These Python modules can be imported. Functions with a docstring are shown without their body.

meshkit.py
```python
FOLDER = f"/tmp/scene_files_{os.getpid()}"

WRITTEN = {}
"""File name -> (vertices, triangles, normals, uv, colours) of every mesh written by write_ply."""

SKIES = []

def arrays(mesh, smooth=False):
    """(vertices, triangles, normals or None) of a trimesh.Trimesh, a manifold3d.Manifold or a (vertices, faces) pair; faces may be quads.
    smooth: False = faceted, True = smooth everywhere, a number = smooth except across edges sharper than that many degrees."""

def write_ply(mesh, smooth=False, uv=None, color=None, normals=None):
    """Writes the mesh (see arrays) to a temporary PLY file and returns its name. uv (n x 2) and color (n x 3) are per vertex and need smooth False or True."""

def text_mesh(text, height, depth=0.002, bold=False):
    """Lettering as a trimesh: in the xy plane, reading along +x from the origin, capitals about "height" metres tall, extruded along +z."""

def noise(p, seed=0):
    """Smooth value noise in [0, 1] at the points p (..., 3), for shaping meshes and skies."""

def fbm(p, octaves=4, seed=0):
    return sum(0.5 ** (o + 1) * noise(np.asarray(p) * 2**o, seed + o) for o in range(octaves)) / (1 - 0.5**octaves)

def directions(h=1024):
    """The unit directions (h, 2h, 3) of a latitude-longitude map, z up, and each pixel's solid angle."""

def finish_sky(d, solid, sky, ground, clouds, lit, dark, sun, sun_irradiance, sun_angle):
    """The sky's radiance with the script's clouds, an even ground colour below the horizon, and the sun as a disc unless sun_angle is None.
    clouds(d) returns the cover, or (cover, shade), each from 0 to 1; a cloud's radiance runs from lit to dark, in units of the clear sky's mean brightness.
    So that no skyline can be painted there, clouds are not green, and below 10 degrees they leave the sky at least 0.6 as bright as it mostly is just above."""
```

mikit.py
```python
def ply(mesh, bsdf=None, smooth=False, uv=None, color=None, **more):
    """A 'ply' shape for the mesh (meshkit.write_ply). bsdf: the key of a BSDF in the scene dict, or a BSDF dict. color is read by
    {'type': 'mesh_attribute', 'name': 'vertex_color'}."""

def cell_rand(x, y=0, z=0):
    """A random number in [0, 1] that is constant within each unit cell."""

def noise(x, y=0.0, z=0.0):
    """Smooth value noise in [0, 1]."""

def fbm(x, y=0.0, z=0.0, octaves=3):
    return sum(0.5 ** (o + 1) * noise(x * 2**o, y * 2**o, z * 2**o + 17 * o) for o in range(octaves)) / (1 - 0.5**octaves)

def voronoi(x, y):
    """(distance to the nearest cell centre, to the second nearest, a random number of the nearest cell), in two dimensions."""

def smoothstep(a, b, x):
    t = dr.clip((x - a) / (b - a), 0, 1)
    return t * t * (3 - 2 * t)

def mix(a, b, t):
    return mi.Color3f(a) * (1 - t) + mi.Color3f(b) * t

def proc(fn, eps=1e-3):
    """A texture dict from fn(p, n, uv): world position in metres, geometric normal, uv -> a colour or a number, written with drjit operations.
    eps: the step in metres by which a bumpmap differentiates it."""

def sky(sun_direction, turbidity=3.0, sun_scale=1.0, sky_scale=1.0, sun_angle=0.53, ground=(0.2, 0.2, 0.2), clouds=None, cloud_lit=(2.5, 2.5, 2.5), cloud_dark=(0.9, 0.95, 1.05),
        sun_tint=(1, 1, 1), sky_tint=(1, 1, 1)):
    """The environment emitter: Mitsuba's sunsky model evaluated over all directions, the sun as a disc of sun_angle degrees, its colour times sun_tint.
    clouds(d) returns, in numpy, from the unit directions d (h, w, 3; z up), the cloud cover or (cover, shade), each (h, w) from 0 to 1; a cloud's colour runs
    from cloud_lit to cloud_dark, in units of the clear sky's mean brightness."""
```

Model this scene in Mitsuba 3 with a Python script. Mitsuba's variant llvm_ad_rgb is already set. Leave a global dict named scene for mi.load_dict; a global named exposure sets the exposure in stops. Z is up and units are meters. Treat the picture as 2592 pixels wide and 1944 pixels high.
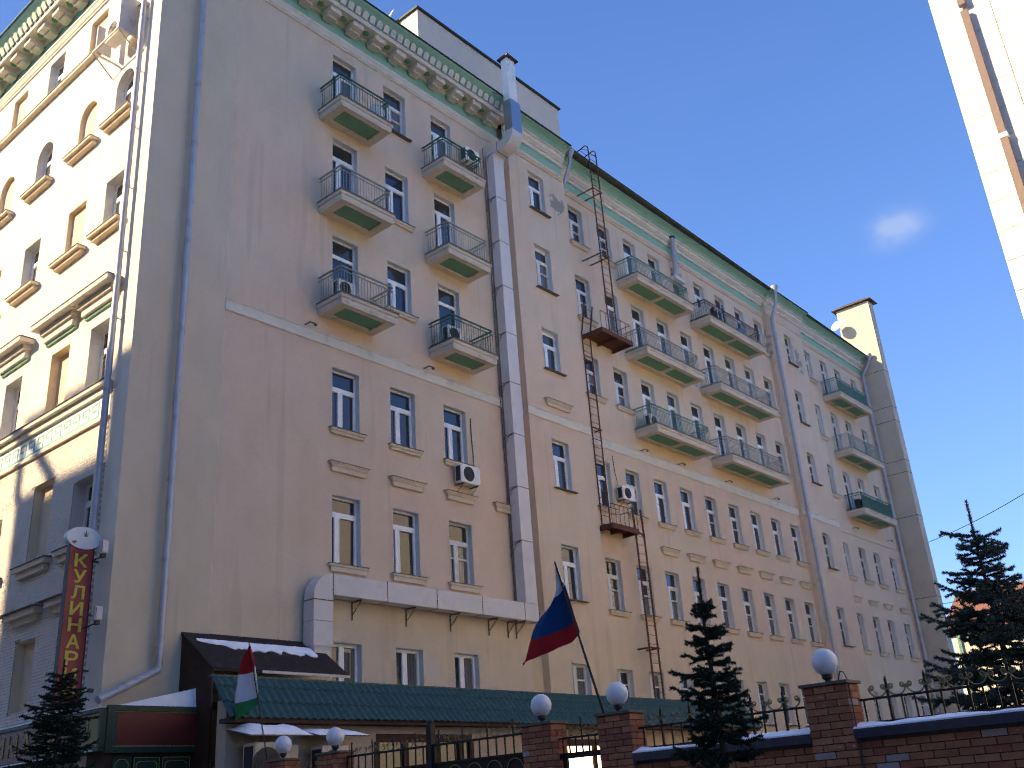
import math, random
import numpy as np
import trimesh, shapely, shapely.geometry as sg
from shapely import affinity
from shapely.ops import unary_union
import drjit as dr
import mitsuba as mi
import mikit, meshkit
from mikit import noise, fbm, cell_rand, smoothstep, mix

# ------------------------------------------------------------------ camera, sky, exposure
T = mi.ScalarTransform4f
CAM = (-11.07, -21.0, 1.6)
FWD = (0.71070076, 0.5849879, 0.39076027)
UP = (-0.25354083, -0.30513731, 0.91793696)
exposure = 3.0
SUN = (-1.0, 0.70, 0.70)
rng = np.random.default_rng(7)
random.seed(7)


def wisp(d):
    # one faint scrap of cloud in an otherwise clear sky
    c = np.array([0.8530, 0.2300, 0.4684]); c /= np.linalg.norm(c)
    a = np.array([-c[1], c[0], 0]); a /= np.linalg.norm(a)
    b = np.cross(c, a)
    x, y, w = d @ a, d @ b, d @ c
    n = meshkit.fbm(d * 42.0, 4, 3)
    g = np.exp(-((x / 0.020) ** 2 + (y / 0.014) ** 2)) * (w > 0)
    wide = meshkit.fbm(d * np.array([7.0, 7.0, 16.0]), 4, 9)
    return np.clip(g * (n - 0.28) * 1.1, 0, 0.30) + 0.03 * np.clip(wide - 0.45, 0, 1)


scene = {
    "camera": {"type": "perspective", "fov": 54.143, "fov_axis": "x", "near_clip": 0.1, "far_clip": 3000.0,
               "to_world": T().look_at(origin=CAM, target=[a + b for a, b in zip(CAM, FWD)], up=UP)},
    "sky": mikit.sky(SUN, turbidity=3.0, sun_tint=(1.05, 1.0, 0.91), sky_tint=(0.62, 0.73, 1.04), clouds=wisp, cloud_lit=(1.6, 1.65, 1.75), ground=(0.25, 0.25, 0.25)),
}
labels = {}

# ------------------------------------------------------------------ helpers


def bx(x0, x1, y0, y1, z0, z1):
    x0, x1 = min(x0, x1), max(x0, x1); y0, y1 = min(y0, y1), max(y0, y1); z0, z1 = min(z0, z1), max(z0, z1)
    v = np.array([[x, y, z] for x in (x0, x1) for y in (y0, y1) for z in (z0, z1)], float)
    f = np.array([[0, 1, 3], [0, 3, 2], [4, 6, 7], [4, 7, 5], [0, 4, 5], [0, 5, 1], [2, 3, 7], [2, 7, 6], [0, 2, 6], [0, 6, 4], [1, 5, 7], [1, 7, 3]])
    return trimesh.Trimesh(v, f, process=False)


def cat(ms):
    return ms[0] if len(ms) == 1 else trimesh.util.concatenate(ms)


def tube(pts, r, sides=10, caps=True):
    p = np.asarray(pts, float)
    n = len(p)
    t = np.gradient(p, axis=0)
    t /= np.linalg.norm(t, axis=1, keepdims=True) + 1e-12
    ref = np.array([0, 0, 1.0]) if abs(t[0][2]) < 0.9 else np.array([1.0, 0, 0])
    a = ref - t[0] * (ref @ t[0]); a /= np.linalg.norm(a)
    A = []
    for i in range(n):
        a = a - t[i] * (a @ t[i]); a /= np.linalg.norm(a); A.append(a)
    A = np.array(A); B = np.cross(t, A)
    r = np.broadcast_to(r, (n,))
    ang = np.arange(sides) * 2 * np.pi / sides
    v = (p[:, None] + r[:, None, None] * (np.cos(ang)[None, :, None] * A[:, None] + np.sin(ang)[None, :, None] * B[:, None])).reshape(-1, 3)
    i, j = np.meshgrid(np.arange(n - 1), np.arange(sides), indexing="ij")
    q = np.stack([i * sides + j, i * sides + (j + 1) % sides, (i + 1) * sides + (j + 1) % sides, (i + 1) * sides + j], -1).reshape(-1, 4)
    f = np.vstack([q[:, [0, 1, 2]], q[:, [0, 2, 3]]])
    if caps:
        v = np.vstack([v, p[:1], p[-1:]])
        k = np.arange(sides); c0, c1 = n * sides, n * sides + 1; e = (n - 1) * sides
        f = np.vstack([f, np.stack([k * 0 + c0, (k + 1) % sides, k], 1), np.stack([k * 0 + c1, e + k, e + (k + 1) % sides], 1)])
    return trimesh.Trimesh(v, f, process=False)


def bar(a, b, w):
    """square bar between two points"""
    return tube([a, b], w * 0.7071, 4)


def extr(poly, h, place):
    """shapely polygon extruded by h; place(v) maps local (u, w, depth) to the world"""
    ms = []
    for g in getattr(poly, "geoms", [poly]):
        m = trimesh.creation.extrude_polygon(g, h, engine="earcut")
        ms.append(trimesh.Trimesh(place(np.array(m.vertices)), m.faces, process=False))
    return cat(ms)


def side(y0):
    """wall frame of the yard side: (u, v, z) -> (u, y0 + v, z)"""
    return lambda v: np.stack([v[:, 0], y0 + v[:, 1], v[:, 2]], 1)


def front(v):
    """wall frame of the street side: (u, v, z) -> (v, u, z)"""
    return np.stack([v[:, 1], v[:, 0], v[:, 2]], 1)


def mp(m, fn):
    return trimesh.Trimesh(fn(np.array(m.vertices)), m.faces, process=False)


def sphere(c, r, n=24, sq=(1, 1, 1)):
    m = trimesh.creation.uv_sphere(1.0, count=[n, 2 * n])
    return trimesh.Trimesh(np.array(m.vertices) * r * np.array(sq) + np.array(c), m.faces, process=False)


def lathe(c, prof, n=20):
    m = trimesh.creation.revolve(np.array(prof, float), sections=n)
    return trimesh.Trimesh(np.array(m.vertices) + np.array(c), m.faces, process=False)


used = {}


def numbered(key):
    if key not in used:
        used[key] = 0
        return key
    used[key] += 1
    return f"{key}_{used[key]:03d}"


def part(parent, name, mesh, mat, smooth=False, label=None, kind=None):
    key = numbered(f"{parent}__{name}")
    if mesh is not None:
        scene[key] = mikit.ply(mesh, mat, smooth)
    if label or kind:
        labels[key] = {}
        if label: labels[key]["label"] = label
        if kind: labels[key]["kind"] = kind
    return key


def thing(name, label, cat_, group=None, mesh=None, mat=None, smooth=False, kind=None):
    key = numbered(name)
    labels[key] = {"label": label, "category": cat_}
    if group: labels[key]["group"] = group
    if kind: labels[key]["kind"] = kind
    if mesh is not None:
        scene[key] = mikit.ply(mesh, mat, smooth)
    return key


def struct(name, mesh, mat, label=None, smooth=False):
    key = numbered(name)
    scene[key] = mikit.ply(mesh, mat, smooth)
    labels[key] = {"kind": "structure", "label": label or name.replace("_", " ")}
    return key


# ------------------------------------------------------------------ materials
def rgb(*c):
    return {"type": "rgb", "value": list(c)}


def mat(name, color, rough=0.8, metallic=0.0, spec=0.3, bump=None, bump_scale=1.0, **kw):
    col = mikit.proc(color) if callable(color) else rgb(*color)
    b = {"type": "principled", "base_color": col, "roughness": rough, "metallic": metallic, "specular": spec, **kw}
    if bump is not None:
        b = {"type": "bumpmap", "tex": mikit.proc(bump, 0.006), "scale": bump_scale, "bsdf": b}
    scene[name] = {"type": "twosided", "bsdf": b}
    return name


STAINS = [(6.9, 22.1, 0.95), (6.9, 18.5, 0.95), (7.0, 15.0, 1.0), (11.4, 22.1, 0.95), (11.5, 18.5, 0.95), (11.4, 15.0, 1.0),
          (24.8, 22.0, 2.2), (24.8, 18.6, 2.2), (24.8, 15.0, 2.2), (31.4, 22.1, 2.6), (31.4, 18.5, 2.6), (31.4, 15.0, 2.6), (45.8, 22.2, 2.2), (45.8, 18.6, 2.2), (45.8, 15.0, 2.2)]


def stucco_color(p, n, uv):
    big = fbm(p.x * 0.35, p.y * 0.35 + 3.0, p.z * 0.30, 3)
    mid = fbm(p.x * 1.7, p.y * 1.7, p.z * 0.9 + 7.0, 3)
    fine = fbm(p.x * 14.0, p.y * 14.0, p.z * 14.0, 2)
    streak = fbm(p.x * 3.1 + p.y * 3.1, 5.0, p.z * 0.16, 3)
    pink = mi.Color3f(0.640, 0.490, 0.365)
    buff = mi.Color3f(0.620, 0.510, 0.385)
    c = mix(pink, buff, smoothstep(0.35, 0.68, big))
    # greyer, greener paint on the plain bay by the street corner
    left = 1.0 - smoothstep(2.49, 2.54, p.x + 0.02 * noise(p.z * 2.0))
    c = mix(c, mi.Color3f(0.575, 0.500, 0.370), left * 0.7)
    # unfaded ochre paint that the balconies kept the rain from
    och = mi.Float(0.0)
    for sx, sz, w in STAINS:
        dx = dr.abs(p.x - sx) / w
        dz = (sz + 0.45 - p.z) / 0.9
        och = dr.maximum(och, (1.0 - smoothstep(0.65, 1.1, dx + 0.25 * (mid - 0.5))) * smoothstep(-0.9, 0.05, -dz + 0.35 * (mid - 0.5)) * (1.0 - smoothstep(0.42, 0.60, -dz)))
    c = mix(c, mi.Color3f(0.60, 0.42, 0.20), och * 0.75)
    # the lower storeys are a yellower coat
    low = 1.0 - smoothstep(6.6, 7.6, p.z + 0.5 * (mid - 0.5))
    c = mix(c, mi.Color3f(0.58, 0.49, 0.345), low * 0.6)
    c *= 0.90 + 0.12 * mid + 0.07 * (streak - 0.5) + 0.07 * (fine - 0.5)
    # rain dirt
    c = mix(c, c * mi.Color3f(0.72, 0.71, 0.70), smoothstep(0.63, 0.80, streak) * 0.35)
    # fallen plaster: grey render shows on the projecting bay and here and there under the eaves
    e = dr.square((p.x - 17.92) / 0.50) + dr.square((p.z - 24.62) / 0.42)
    e2 = dr.square((p.x - 37.0) / 0.45) + dr.square((p.z - 23.9) / 1.3)
    e3 = dr.square((p.x - 40.4) / 0.5) + dr.square((p.z - 24.2) / 1.2)
    k = fbm(p.x * 4.2, p.y * 4.0, p.z * 4.2 + 2.0, 4)
    bare = dr.maximum(smoothstep(0.0, 0.12, (1.0 - e) * 0.5 + (k - 0.52) * 1.9), dr.maximum(smoothstep(0.0, 0.1, (1.0 - e2) * 0.3 + (k - 0.60) * 1.9) * (p.y > -0.2), smoothstep(0.0, 0.1, (1.0 - e3) * 0.3 + (k - 0.62) * 1.9)))
    bare = bare * smoothstep(23.0, 23.6, p.z) * smoothstep(17.0, 17.3, p.x)
    c = mix(c, mi.Color3f(0.30, 0.265, 0.225), bare)
    # pale repainted patches low on the yard wall
    q = fbm(p.x * 0.9 + 11.0, 1.0, p.z * 0.9, 3)
    patch = smoothstep(0.50, 0.54, q) * smoothstep(9.2, 9.6, p.x) * (1.0 - smoothstep(14.0, 14.5, p.x)) * (1.0 - smoothstep(5.6, 6.1, p.z))
    c = mix(c, mi.Color3f(0.55, 0.50, 0.44), patch * 0.6)
    # street front: cream
    street = (dr.abs(n.x) > 0.7) & (p.x < 0.3)
    cream = mi.Color3f(0.74, 0.68, 0.56) * (0.93 + 0.12 * (mid - 0.5) + 0.06 * (fine - 0.5))
    return dr.select(street, cream, c)


def stucco_bump(p, n, uv):
    return 0.006 * fbm(p.x * 24.0, p.y * 24.0, p.z * 24.0, 3) + 0.02 * fbm(p.x * 1.3, p.y * 1.3, p.z * 1.3, 2)


mat("stucco", stucco_color, 0.9, spec=0.15, bump=stucco_bump)


def weathered(col, dirt, amount=0.35, f=2.5):
    def fn(p, n, uv):
        a = fbm(p.x * f, p.y * f, p.z * f, 3)
        b = fbm(p.x * 11.0 + 3.0, p.y * 11.0, p.z * 4.0, 3)
        g = smoothstep(0.50, 0.78, 0.5 * a + 0.5 * b)
        return mix(mi.Color3f(*col) * (0.9 + 0.2 * b), mi.Color3f(*dirt), g * amount)
    return fn


mat("trim_white", weathered((0.62, 0.58, 0.49), (0.34, 0.31, 0.26), 0.5), 0.8, spec=0.2)
mat("trim_cream", weathered((0.60, 0.50, 0.37), (0.30, 0.25, 0.19), 0.45), 0.85, spec=0.2)
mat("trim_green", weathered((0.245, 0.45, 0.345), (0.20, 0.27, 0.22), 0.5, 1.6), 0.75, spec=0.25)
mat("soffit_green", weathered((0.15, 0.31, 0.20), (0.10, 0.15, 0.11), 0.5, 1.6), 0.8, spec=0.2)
mat("slab_paint", weathered((0.58, 0.51, 0.41), (0.25, 0.20, 0.15), 0.55, 1.9), 0.85, spec=0.15)
mat("reveal_paint", weathered((0.58, 0.57, 0.54), (0.38, 0.36, 0.32), 0.4), 0.85, spec=0.15)
mat("reveal_cream", weathered((0.62, 0.52, 0.36), (0.38, 0.31, 0.22), 0.4), 0.85, spec=0.15)
mat("frame_white", (0.74, 0.74, 0.73), 0.4, spec=0.4)
mat("frame_old", weathered((0.62, 0.61, 0.57), (0.36, 0.33, 0.28), 0.5, 6.0), 0.6)
mat("flashing", weathered((0.10, 0.085, 0.07), (0.20, 0.11, 0.06), 0.5, 5.0), 0.6, spec=0.4)
mat("roof_edge", (0.035, 0.05, 0.045), 0.6)
mat("roof_metal", weathered((0.10, 0.12, 0.10), (0.14, 0.09, 0.06), 0.5), 0.6)
mat("zinc", weathered((0.42, 0.42, 0.45), (0.22, 0.20, 0.19), 0.5, 3.5), 0.5, metallic=0.35)
mat("duct_metal", weathered((0.60, 0.565, 0.54), (0.38, 0.34, 0.31), 0.45, 1.2), 0.5, spec=0.35)
mat("duct_seam", weathered((0.14, 0.11, 0.09), (0.26, 0.13, 0.07), 0.6, 5.0), 0.8)
mat("blue_metal", (0.34, 0.38, 0.45), 0.28, metallic=0.85)
mat("rust", weathered((0.115, 0.050, 0.034), (0.19, 0.075, 0.035), 0.6, 7.0), 0.85)
mat("green_iron", weathered((0.03, 0.10, 0.065), (0.10, 0.055, 0.03), 0.4, 9.0), 0.55)
mat("pale_iron", weathered((0.25, 0.27, 0.23), (0.16, 0.13, 0.10), 0.5, 9.0), 0.6)
mat("teal_iron", weathered((0.10, 0.21, 0.17), (0.16, 0.13, 0.10), 0.4, 9.0), 0.6)
mat("black_iron", weathered((0.014, 0.013, 0.012), (0.05, 0.03, 0.02), 0.4, 9.0), 0.5)
mat("brass", weathered((0.24, 0.21, 0.11), (0.08, 0.075, 0.05), 0.5, 20.0), 0.45, metallic=0.5)
mat("plastic_white", (0.72, 0.70, 0.64), 0.45, spec=0.4)
mat("plastic_dark", (0.03, 0.03, 0.035), 0.5)
mat("snow", weathered((0.86, 0.87, 0.90), (0.70, 0.71, 0.74), 0.5, 4.0), 0.7)
mat("navy", weathered((0.030, 0.034, 0.055), (0.08, 0.08, 0.09), 0.4, 6.0), 0.35, spec=0.5)
mat("mortar", weathered((0.075, 0.060, 0.050), (0.12, 0.10, 0.085), 0.5, 9.0), 0.95)


def brick_color(tone):
    def fn(p, n, uv):
        a = fbm(p.x * 22.0, p.y * 22.0, p.z * 22.0, 3)
        b = fbm(p.x * 3.0, p.y * 3.0, p.z * 3.0, 2)
        c = mi.Color3f(*tone) * (0.72 + 0.36 * a + 0.25 * (b - 0.5))
        return mix(c, mi.Color3f(0.40, 0.34, 0.32), smoothstep(0.70, 0.86, a) * 0.5)
    return fn


BR = [mat(f"brick_{k}", brick_color([c * 1.35 for c in t]), 0.85, spec=0.2) for k, t in enumerate([(0.255, 0.105, 0.055), (0.225, 0.090, 0.050), (0.285, 0.125, 0.065), (0.21, 0.075, 0.045)])]
mat("brick_frost", brick_color((0.36, 0.28, 0.25)), 0.85)
mat("white_brick", weathered((0.60, 0.56, 0.49), (0.33, 0.27, 0.21), 0.55, 1.4), 0.85, spec=0.2)
mat("white_mortar", (0.27, 0.24, 0.20), 0.95)


def tile_color(p, n, uv):
    a = fbm(p.x * 2.0, p.y * 4.0, p.z * 4.0, 3)
    b = fbm(p.x * 20.0, p.y * 20.0, p.z * 20.0, 2)
    return mix(mi.Color3f(0.022, 0.062, 0.052), mi.Color3f(0.040, 0.085, 0.070), a) * (0.8 + 0.4 * b)


mat("green_tile", tile_color, 0.42, spec=0.45)
mat("shingle_brown", weathered((0.030, 0.022, 0.020), (0.055, 0.045, 0.04), 0.6, 7.0), 0.9)
mat("timber_dark", weathered((0.050, 0.024, 0.016), (0.02, 0.012, 0.01), 0.5, 4.0), 0.75)
mat("annex_wall", weathered((0.42, 0.33, 0.24), (0.25, 0.19, 0.14), 0.4, 1.5), 0.9)
mat("sign_red", weathered((0.26, 0.022, 0.035), (0.20, 0.02, 0.03), 0.4, 2.0), 0.4, spec=0.4)
mat("sign_maroon", weathered((0.135, 0.022, 0.016), (0.09, 0.014, 0.012), 0.5, 3.0), 0.45, spec=0.4)
mat("sign_yellow", (0.58, 0.47, 0.06), 0.4)
mat("sign_ochre", weathered((0.21, 0.165, 0.045), (0.15, 0.11, 0.03), 0.5, 3.0), 0.5)
mat("sign_green", (0.022, 0.050, 0.032), 0.5)
mat("sign_white", weathered((0.70, 0.72, 0.72), (0.5, 0.5, 0.5), 0.3, 5.0), 0.45)
mat("gold_line", (0.36, 0.29, 0.09), 0.5)
mat("leaf_green", (0.10, 0.16, 0.04), 0.6)
mat("opal", (0.66, 0.66, 0.68), 0.32, spec=0.5)
mat("flag_white", (0.62, 0.60, 0.62), 0.8, spec=0.1)
mat("flag_blue", (0.012, 0.055, 0.17), 0.8, spec=0.1)
mat("flag_red", (0.36, 0.018, 0.022), 0.8, spec=0.1)
mat("flag_green", (0.035, 0.20, 0.065), 0.8, spec=0.1)
mat("pole_dark", (0.028, 0.016, 0.012), 0.5)
mat("tower_paint", weathered((0.52, 0.46, 0.355), (0.34, 0.29, 0.22), 0.4, 0.9), 0.9)
mat("penthouse_paint", weathered((0.58, 0.53, 0.45), (0.40, 0.36, 0.30), 0.4, 0.8), 0.9)
mat("panel_cream", weathered((0.78, 0.76, 0.69), (0.72, 0.69, 0.62), 0.4, 2.0), 0.6)
mat("panel_joint", (0.20, 0.17, 0.13), 0.9)
mat("brown_pipe", (0.16, 0.115, 0.10), 0.45, spec=0.4)
mat("cap_brown", (0.065, 0.040, 0.032), 0.5)
mat("far_wall", (0.55, 0.50, 0.40), 0.9)
mat("far_roof", (0.17, 0.085, 0.06), 0.85)
mat("bark", weathered((0.075, 0.052, 0.038), (0.03, 0.022, 0.018), 0.6, 14.0), 0.95)
mat("needles_dark", (0.020, 0.034, 0.024), 0.75, spec=0.2)
mat("needles_blue", (0.095, 0.120, 0.100), 0.75, spec=0.2)
mat("wire", (0.05, 0.05, 0.05), 0.6)
mat("far_block", weathered((0.42, 0.36, 0.29), (0.3, 0.25, 0.2), 0.4, 0.3), 0.9)


def asphalt(p, n, uv):
    a = fbm(p.x * 0.6, p.y * 0.6, 0.0, 4)
    b = noise(p.x * 60.0, p.y * 60.0)
    return mix(mi.Color3f(0.055, 0.055, 0.057) * (0.8 + 0.4 * b), mi.Color3f(0.55, 0.56, 0.60), smoothstep(0.60, 0.66, a) * 0.7)


mat("asphalt", asphalt, 0.9)
mat("kerb", weathered((0.33, 0.32, 0.31), (0.2, 0.2, 0.2), 0.5), 0.9)


def glass(name, col):
    c = mikit.proc(col) if callable(col) else rgb(*col)
    scene[name] = {"type": "twosided", "bsdf": {"type": "plastic", "diffuse_reflectance": c, "int_ior": 1.75, "nonlinear": False}}
    return name


def curtain(p, n, uv):
    # pleated net curtain some way behind the glass
    s = p.x * 9.0 + 0.6 * noise(p.x * 3.0, 0.0, p.z * 0.7)
    fold = 0.5 + 0.5 * dr.sin(6.283 * s)
    return mi.Color3f(0.115, 0.115, 0.115) * (0.55 + 0.6 * fold)


GL = [glass("glass_dark", (0.010, 0.012, 0.016)), glass("glass_grey", (0.028, 0.028, 0.028)), glass("glass_plum", (0.030, 0.020, 0.020)), glass("glass_curtain", curtain), glass("glass_blue", (0.010, 0.016, 0.034))]
scene["lit_pane"] = {"type": "twosided", "bsdf": {"type": "diffuse", "reflectance": rgb(0.6, 0.55, 0.4)}}

# ------------------------------------------------------------------ ground
struct("ground", bx(-300, 400, -300, 300, -0.5, 0.0), "asphalt", "street and yard asphalt with old snow")
struct("pavement", bx(-4.2, 0.10, -60, 60, 0.004, 0.13), "kerb", "pavement along the front of the building and the fence")

# ------------------------------------------------------------------ the main building
BLD = thing("apartment_building", "long peach and cream apartment building with mint green cornice, balconies and fire ladder", "building")
SEG = [("A", 0.0, 14.93, 0.0), ("B", 14.93, 18.55, -0.27), ("C", 18.55, 37.1, 0.2), ("D", 37.1, 41.5, -0.05), ("E", 41.5, 51.3, 0.2)]
PLANE = {n: y for n, _, _, y in SEG}


def frame_mesh(u0, u1, z0, z1, d, tz, mu, old=False, door=False):
    """white window frame and the rectangles of its panes; d = depth of its face"""
    w = 0.055
    a, b = d - 0.02, d + 0.05
    ms = [bx(u0, u0 + w, a, b, z0, z1), bx(u1 - w, u1, a, b, z0, z1), bx(u0 + w, u1 - w, a, b, z1 - w, z1), bx(u0 + w, u1 - w, a, b, z0, z0 + w)]
    panes = []
    if tz:
        ms.append(bx(u0 + w, u1 - w, a - 0.008, b, tz - 0.06, tz + 0.06))
        panes.append((u0 + w, u1 - w, tz + 0.06, z1 - w))
        top = tz - 0.06
    else:
        top = z1 - w
    if mu:
        m = u0 + mu * (u1 - u0)
        ms.append(bx(m - 0.055, m + 0.055, a - 0.006, b, z0 + w, top))
        for p, q in ((u0 + w, m - 0.055), (m + 0.055, u1 - w)):
            s = 0.035
            ms += [bx(p, p + s, a - 0.014, b, z0 + w, top), bx(q - s, q, a - 0.014, b, z0 + w, top), bx(p + s, q - s, a - 0.014, b, top - s, top), bx(p + s, q - s, a - 0.014, b, z0 + w, z0 + w + s)]
            lo = z0 + w + s
            if door:
                ms.append(bx(p + s, q - s, a - 0.01, b, lo, lo + 0.5)); lo += 0.5
            if old and q - p > 0.3:
                h = top - s - 0.42
                ms.append(bx(p + s, q - s, a - 0.012, b, h - 0.025, h + 0.025))
                panes.append((p + s, q - s, h + 0.025, top - s)); panes.append((p + s, q - s, lo, h - 0.025))
            else:
                panes.append((p + s, q - s, lo, top - s))
    else:
        panes.append((u0 + w, u1 - w, z0 + w, top))
    return cat(ms), panes


def pane_mesh(u0, u1, z0, z1, d):
    """thin sheet of glass, set a touch out of true as real panes are"""
    tx, tz = rng.normal(0, 0.006, 2)
    e = 0.012
    u0 -= e; u1 += e; z0 -= e; z1 += e
    uc, zc = (u0 + u1) / 2, (z0 + z1) / 2
    f = lambda u, z: d + (u - uc) * tx + (z - zc) * tz
    v = [[u, f(u, z) + t, z] for t in (0.0, 0.012) for u, z in ((u0, z0), (u1, z0), (u1, z1), (u0, z1))]
    q = np.array([[0, 1, 2, 3], [4, 5, 6, 7], [0, 1, 5, 4], [1, 2, 6, 5], [2, 3, 7, 6], [3, 0, 4, 7]])
    return trimesh.Trimesh(np.array(v), np.vstack([q[:, [0, 1, 2]], q[:, [0, 2, 3]]]), process=False)


HOLES = {n: [] for n, *_ in SEG}
HOLES["F"] = []


def window(wall, u0, u1, z0, z1, fn, transom=0.58, mu=0.42, sill=True, old=False, door=False, panes=None, depth=0.2, reveal="reveal_paint", big_sill=False, sill_ext=(0.1, 0.14), gap=0.0, name="window"):
    """opening in a wall with its reveal, frame, panes and sill, as one part of the building"""
    HOLES[wall].append(sg.box(u0, z0, u1, z1))
    key = numbered(f"{BLD}__{name}")
    t = 0.012
    part(key, "reveal", mp(cat([bx(u0, u0 + t, 0.004, depth + 0.1, z0, z1), bx(u1 - t, u1, 0.004, depth + 0.1, z0, z1), bx(u0 + t, u1 - t, 0.004, depth + 0.1, z1 - t, z1), bx(u0 + t, u1 - t, 0.004, depth + 0.1, z0, z0 + t)]), fn), reveal)
    zt = z1 - t - gap
    if gap:
        part(key, "head_board", mp(bx(u0 + t, u1 - t, depth - 0.015, depth + 0.06, zt, z1 - t), fn), "frame_old")
    fr, ps = frame_mesh(u0 + t, u1 - t, z0 + t, zt, depth, (z1 - transom) if transom else None, mu, old, door)
    part(key, "frame", mp(fr, fn), "frame_old" if old else "frame_white")
    for i, (a, b, c, d) in enumerate(ps):
        g = (panes[min(i, len(panes) - 1)] if panes else random.choices(GL, [4, 3, 1, 3, 2])[0])
        part(key, "pane", mp(pane_mesh(a, b, c, d, depth + 0.02), fn), g)
    if sill:
        a, b = u0 - sill_ext[0], u1 + sill_ext[1]
        part(key, "drip_sheet", mp(cat([bx(a - 0.02, b + 0.02, -0.155, depth, z0 - 0.012, z0 + 0.006)]), fn), "flashing")
        if sill != "sheet":
            if big_sill:
                ms = [bx(a - 0.02, b + 0.02, -0.14, 0, z0 - 0.075, z0 - 0.014), bx(a + 0.04, b - 0.04, -0.10, 0, z0 - 0.21, z0 - 0.077)]
            else:
                ms = [bx(a, b, -0.13, 0, z0 - 0.09, z0 - 0.014), bx(a + 0.03, b - 0.03, -0.09, 0, z0 - 0.175, z0 - 0.092)]
            part(key, "sill", mp(cat(ms), fn), "trim_cream")
    return key


def hood(wall, u0, u1, z0, z1, fn, d=0.16):
    key = part(BLD, "lintel_moulding", None, None)
    h = z1 - z0
    part(key, "block", mp(cat([bx(u0 + 0.10, u1 - 0.10, -d * 0.55, 0, z0, z0 + 0.55 * h), bx(u0 + 0.05, u1 - 0.05, -d * 0.8, 0, z0 + 0.55 * h, z0 + 0.80 * h), bx(u0, u1, -d, 0, z0 + 0.80 * h, z1 - 0.015)]), fn), "trim_cream")
    part(key, "cover_sheet", mp(bx(u0 - 0.015, u1 + 0.015, -d - 0.02, 0, z1 - 0.015, z1), fn), "flashing")


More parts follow.
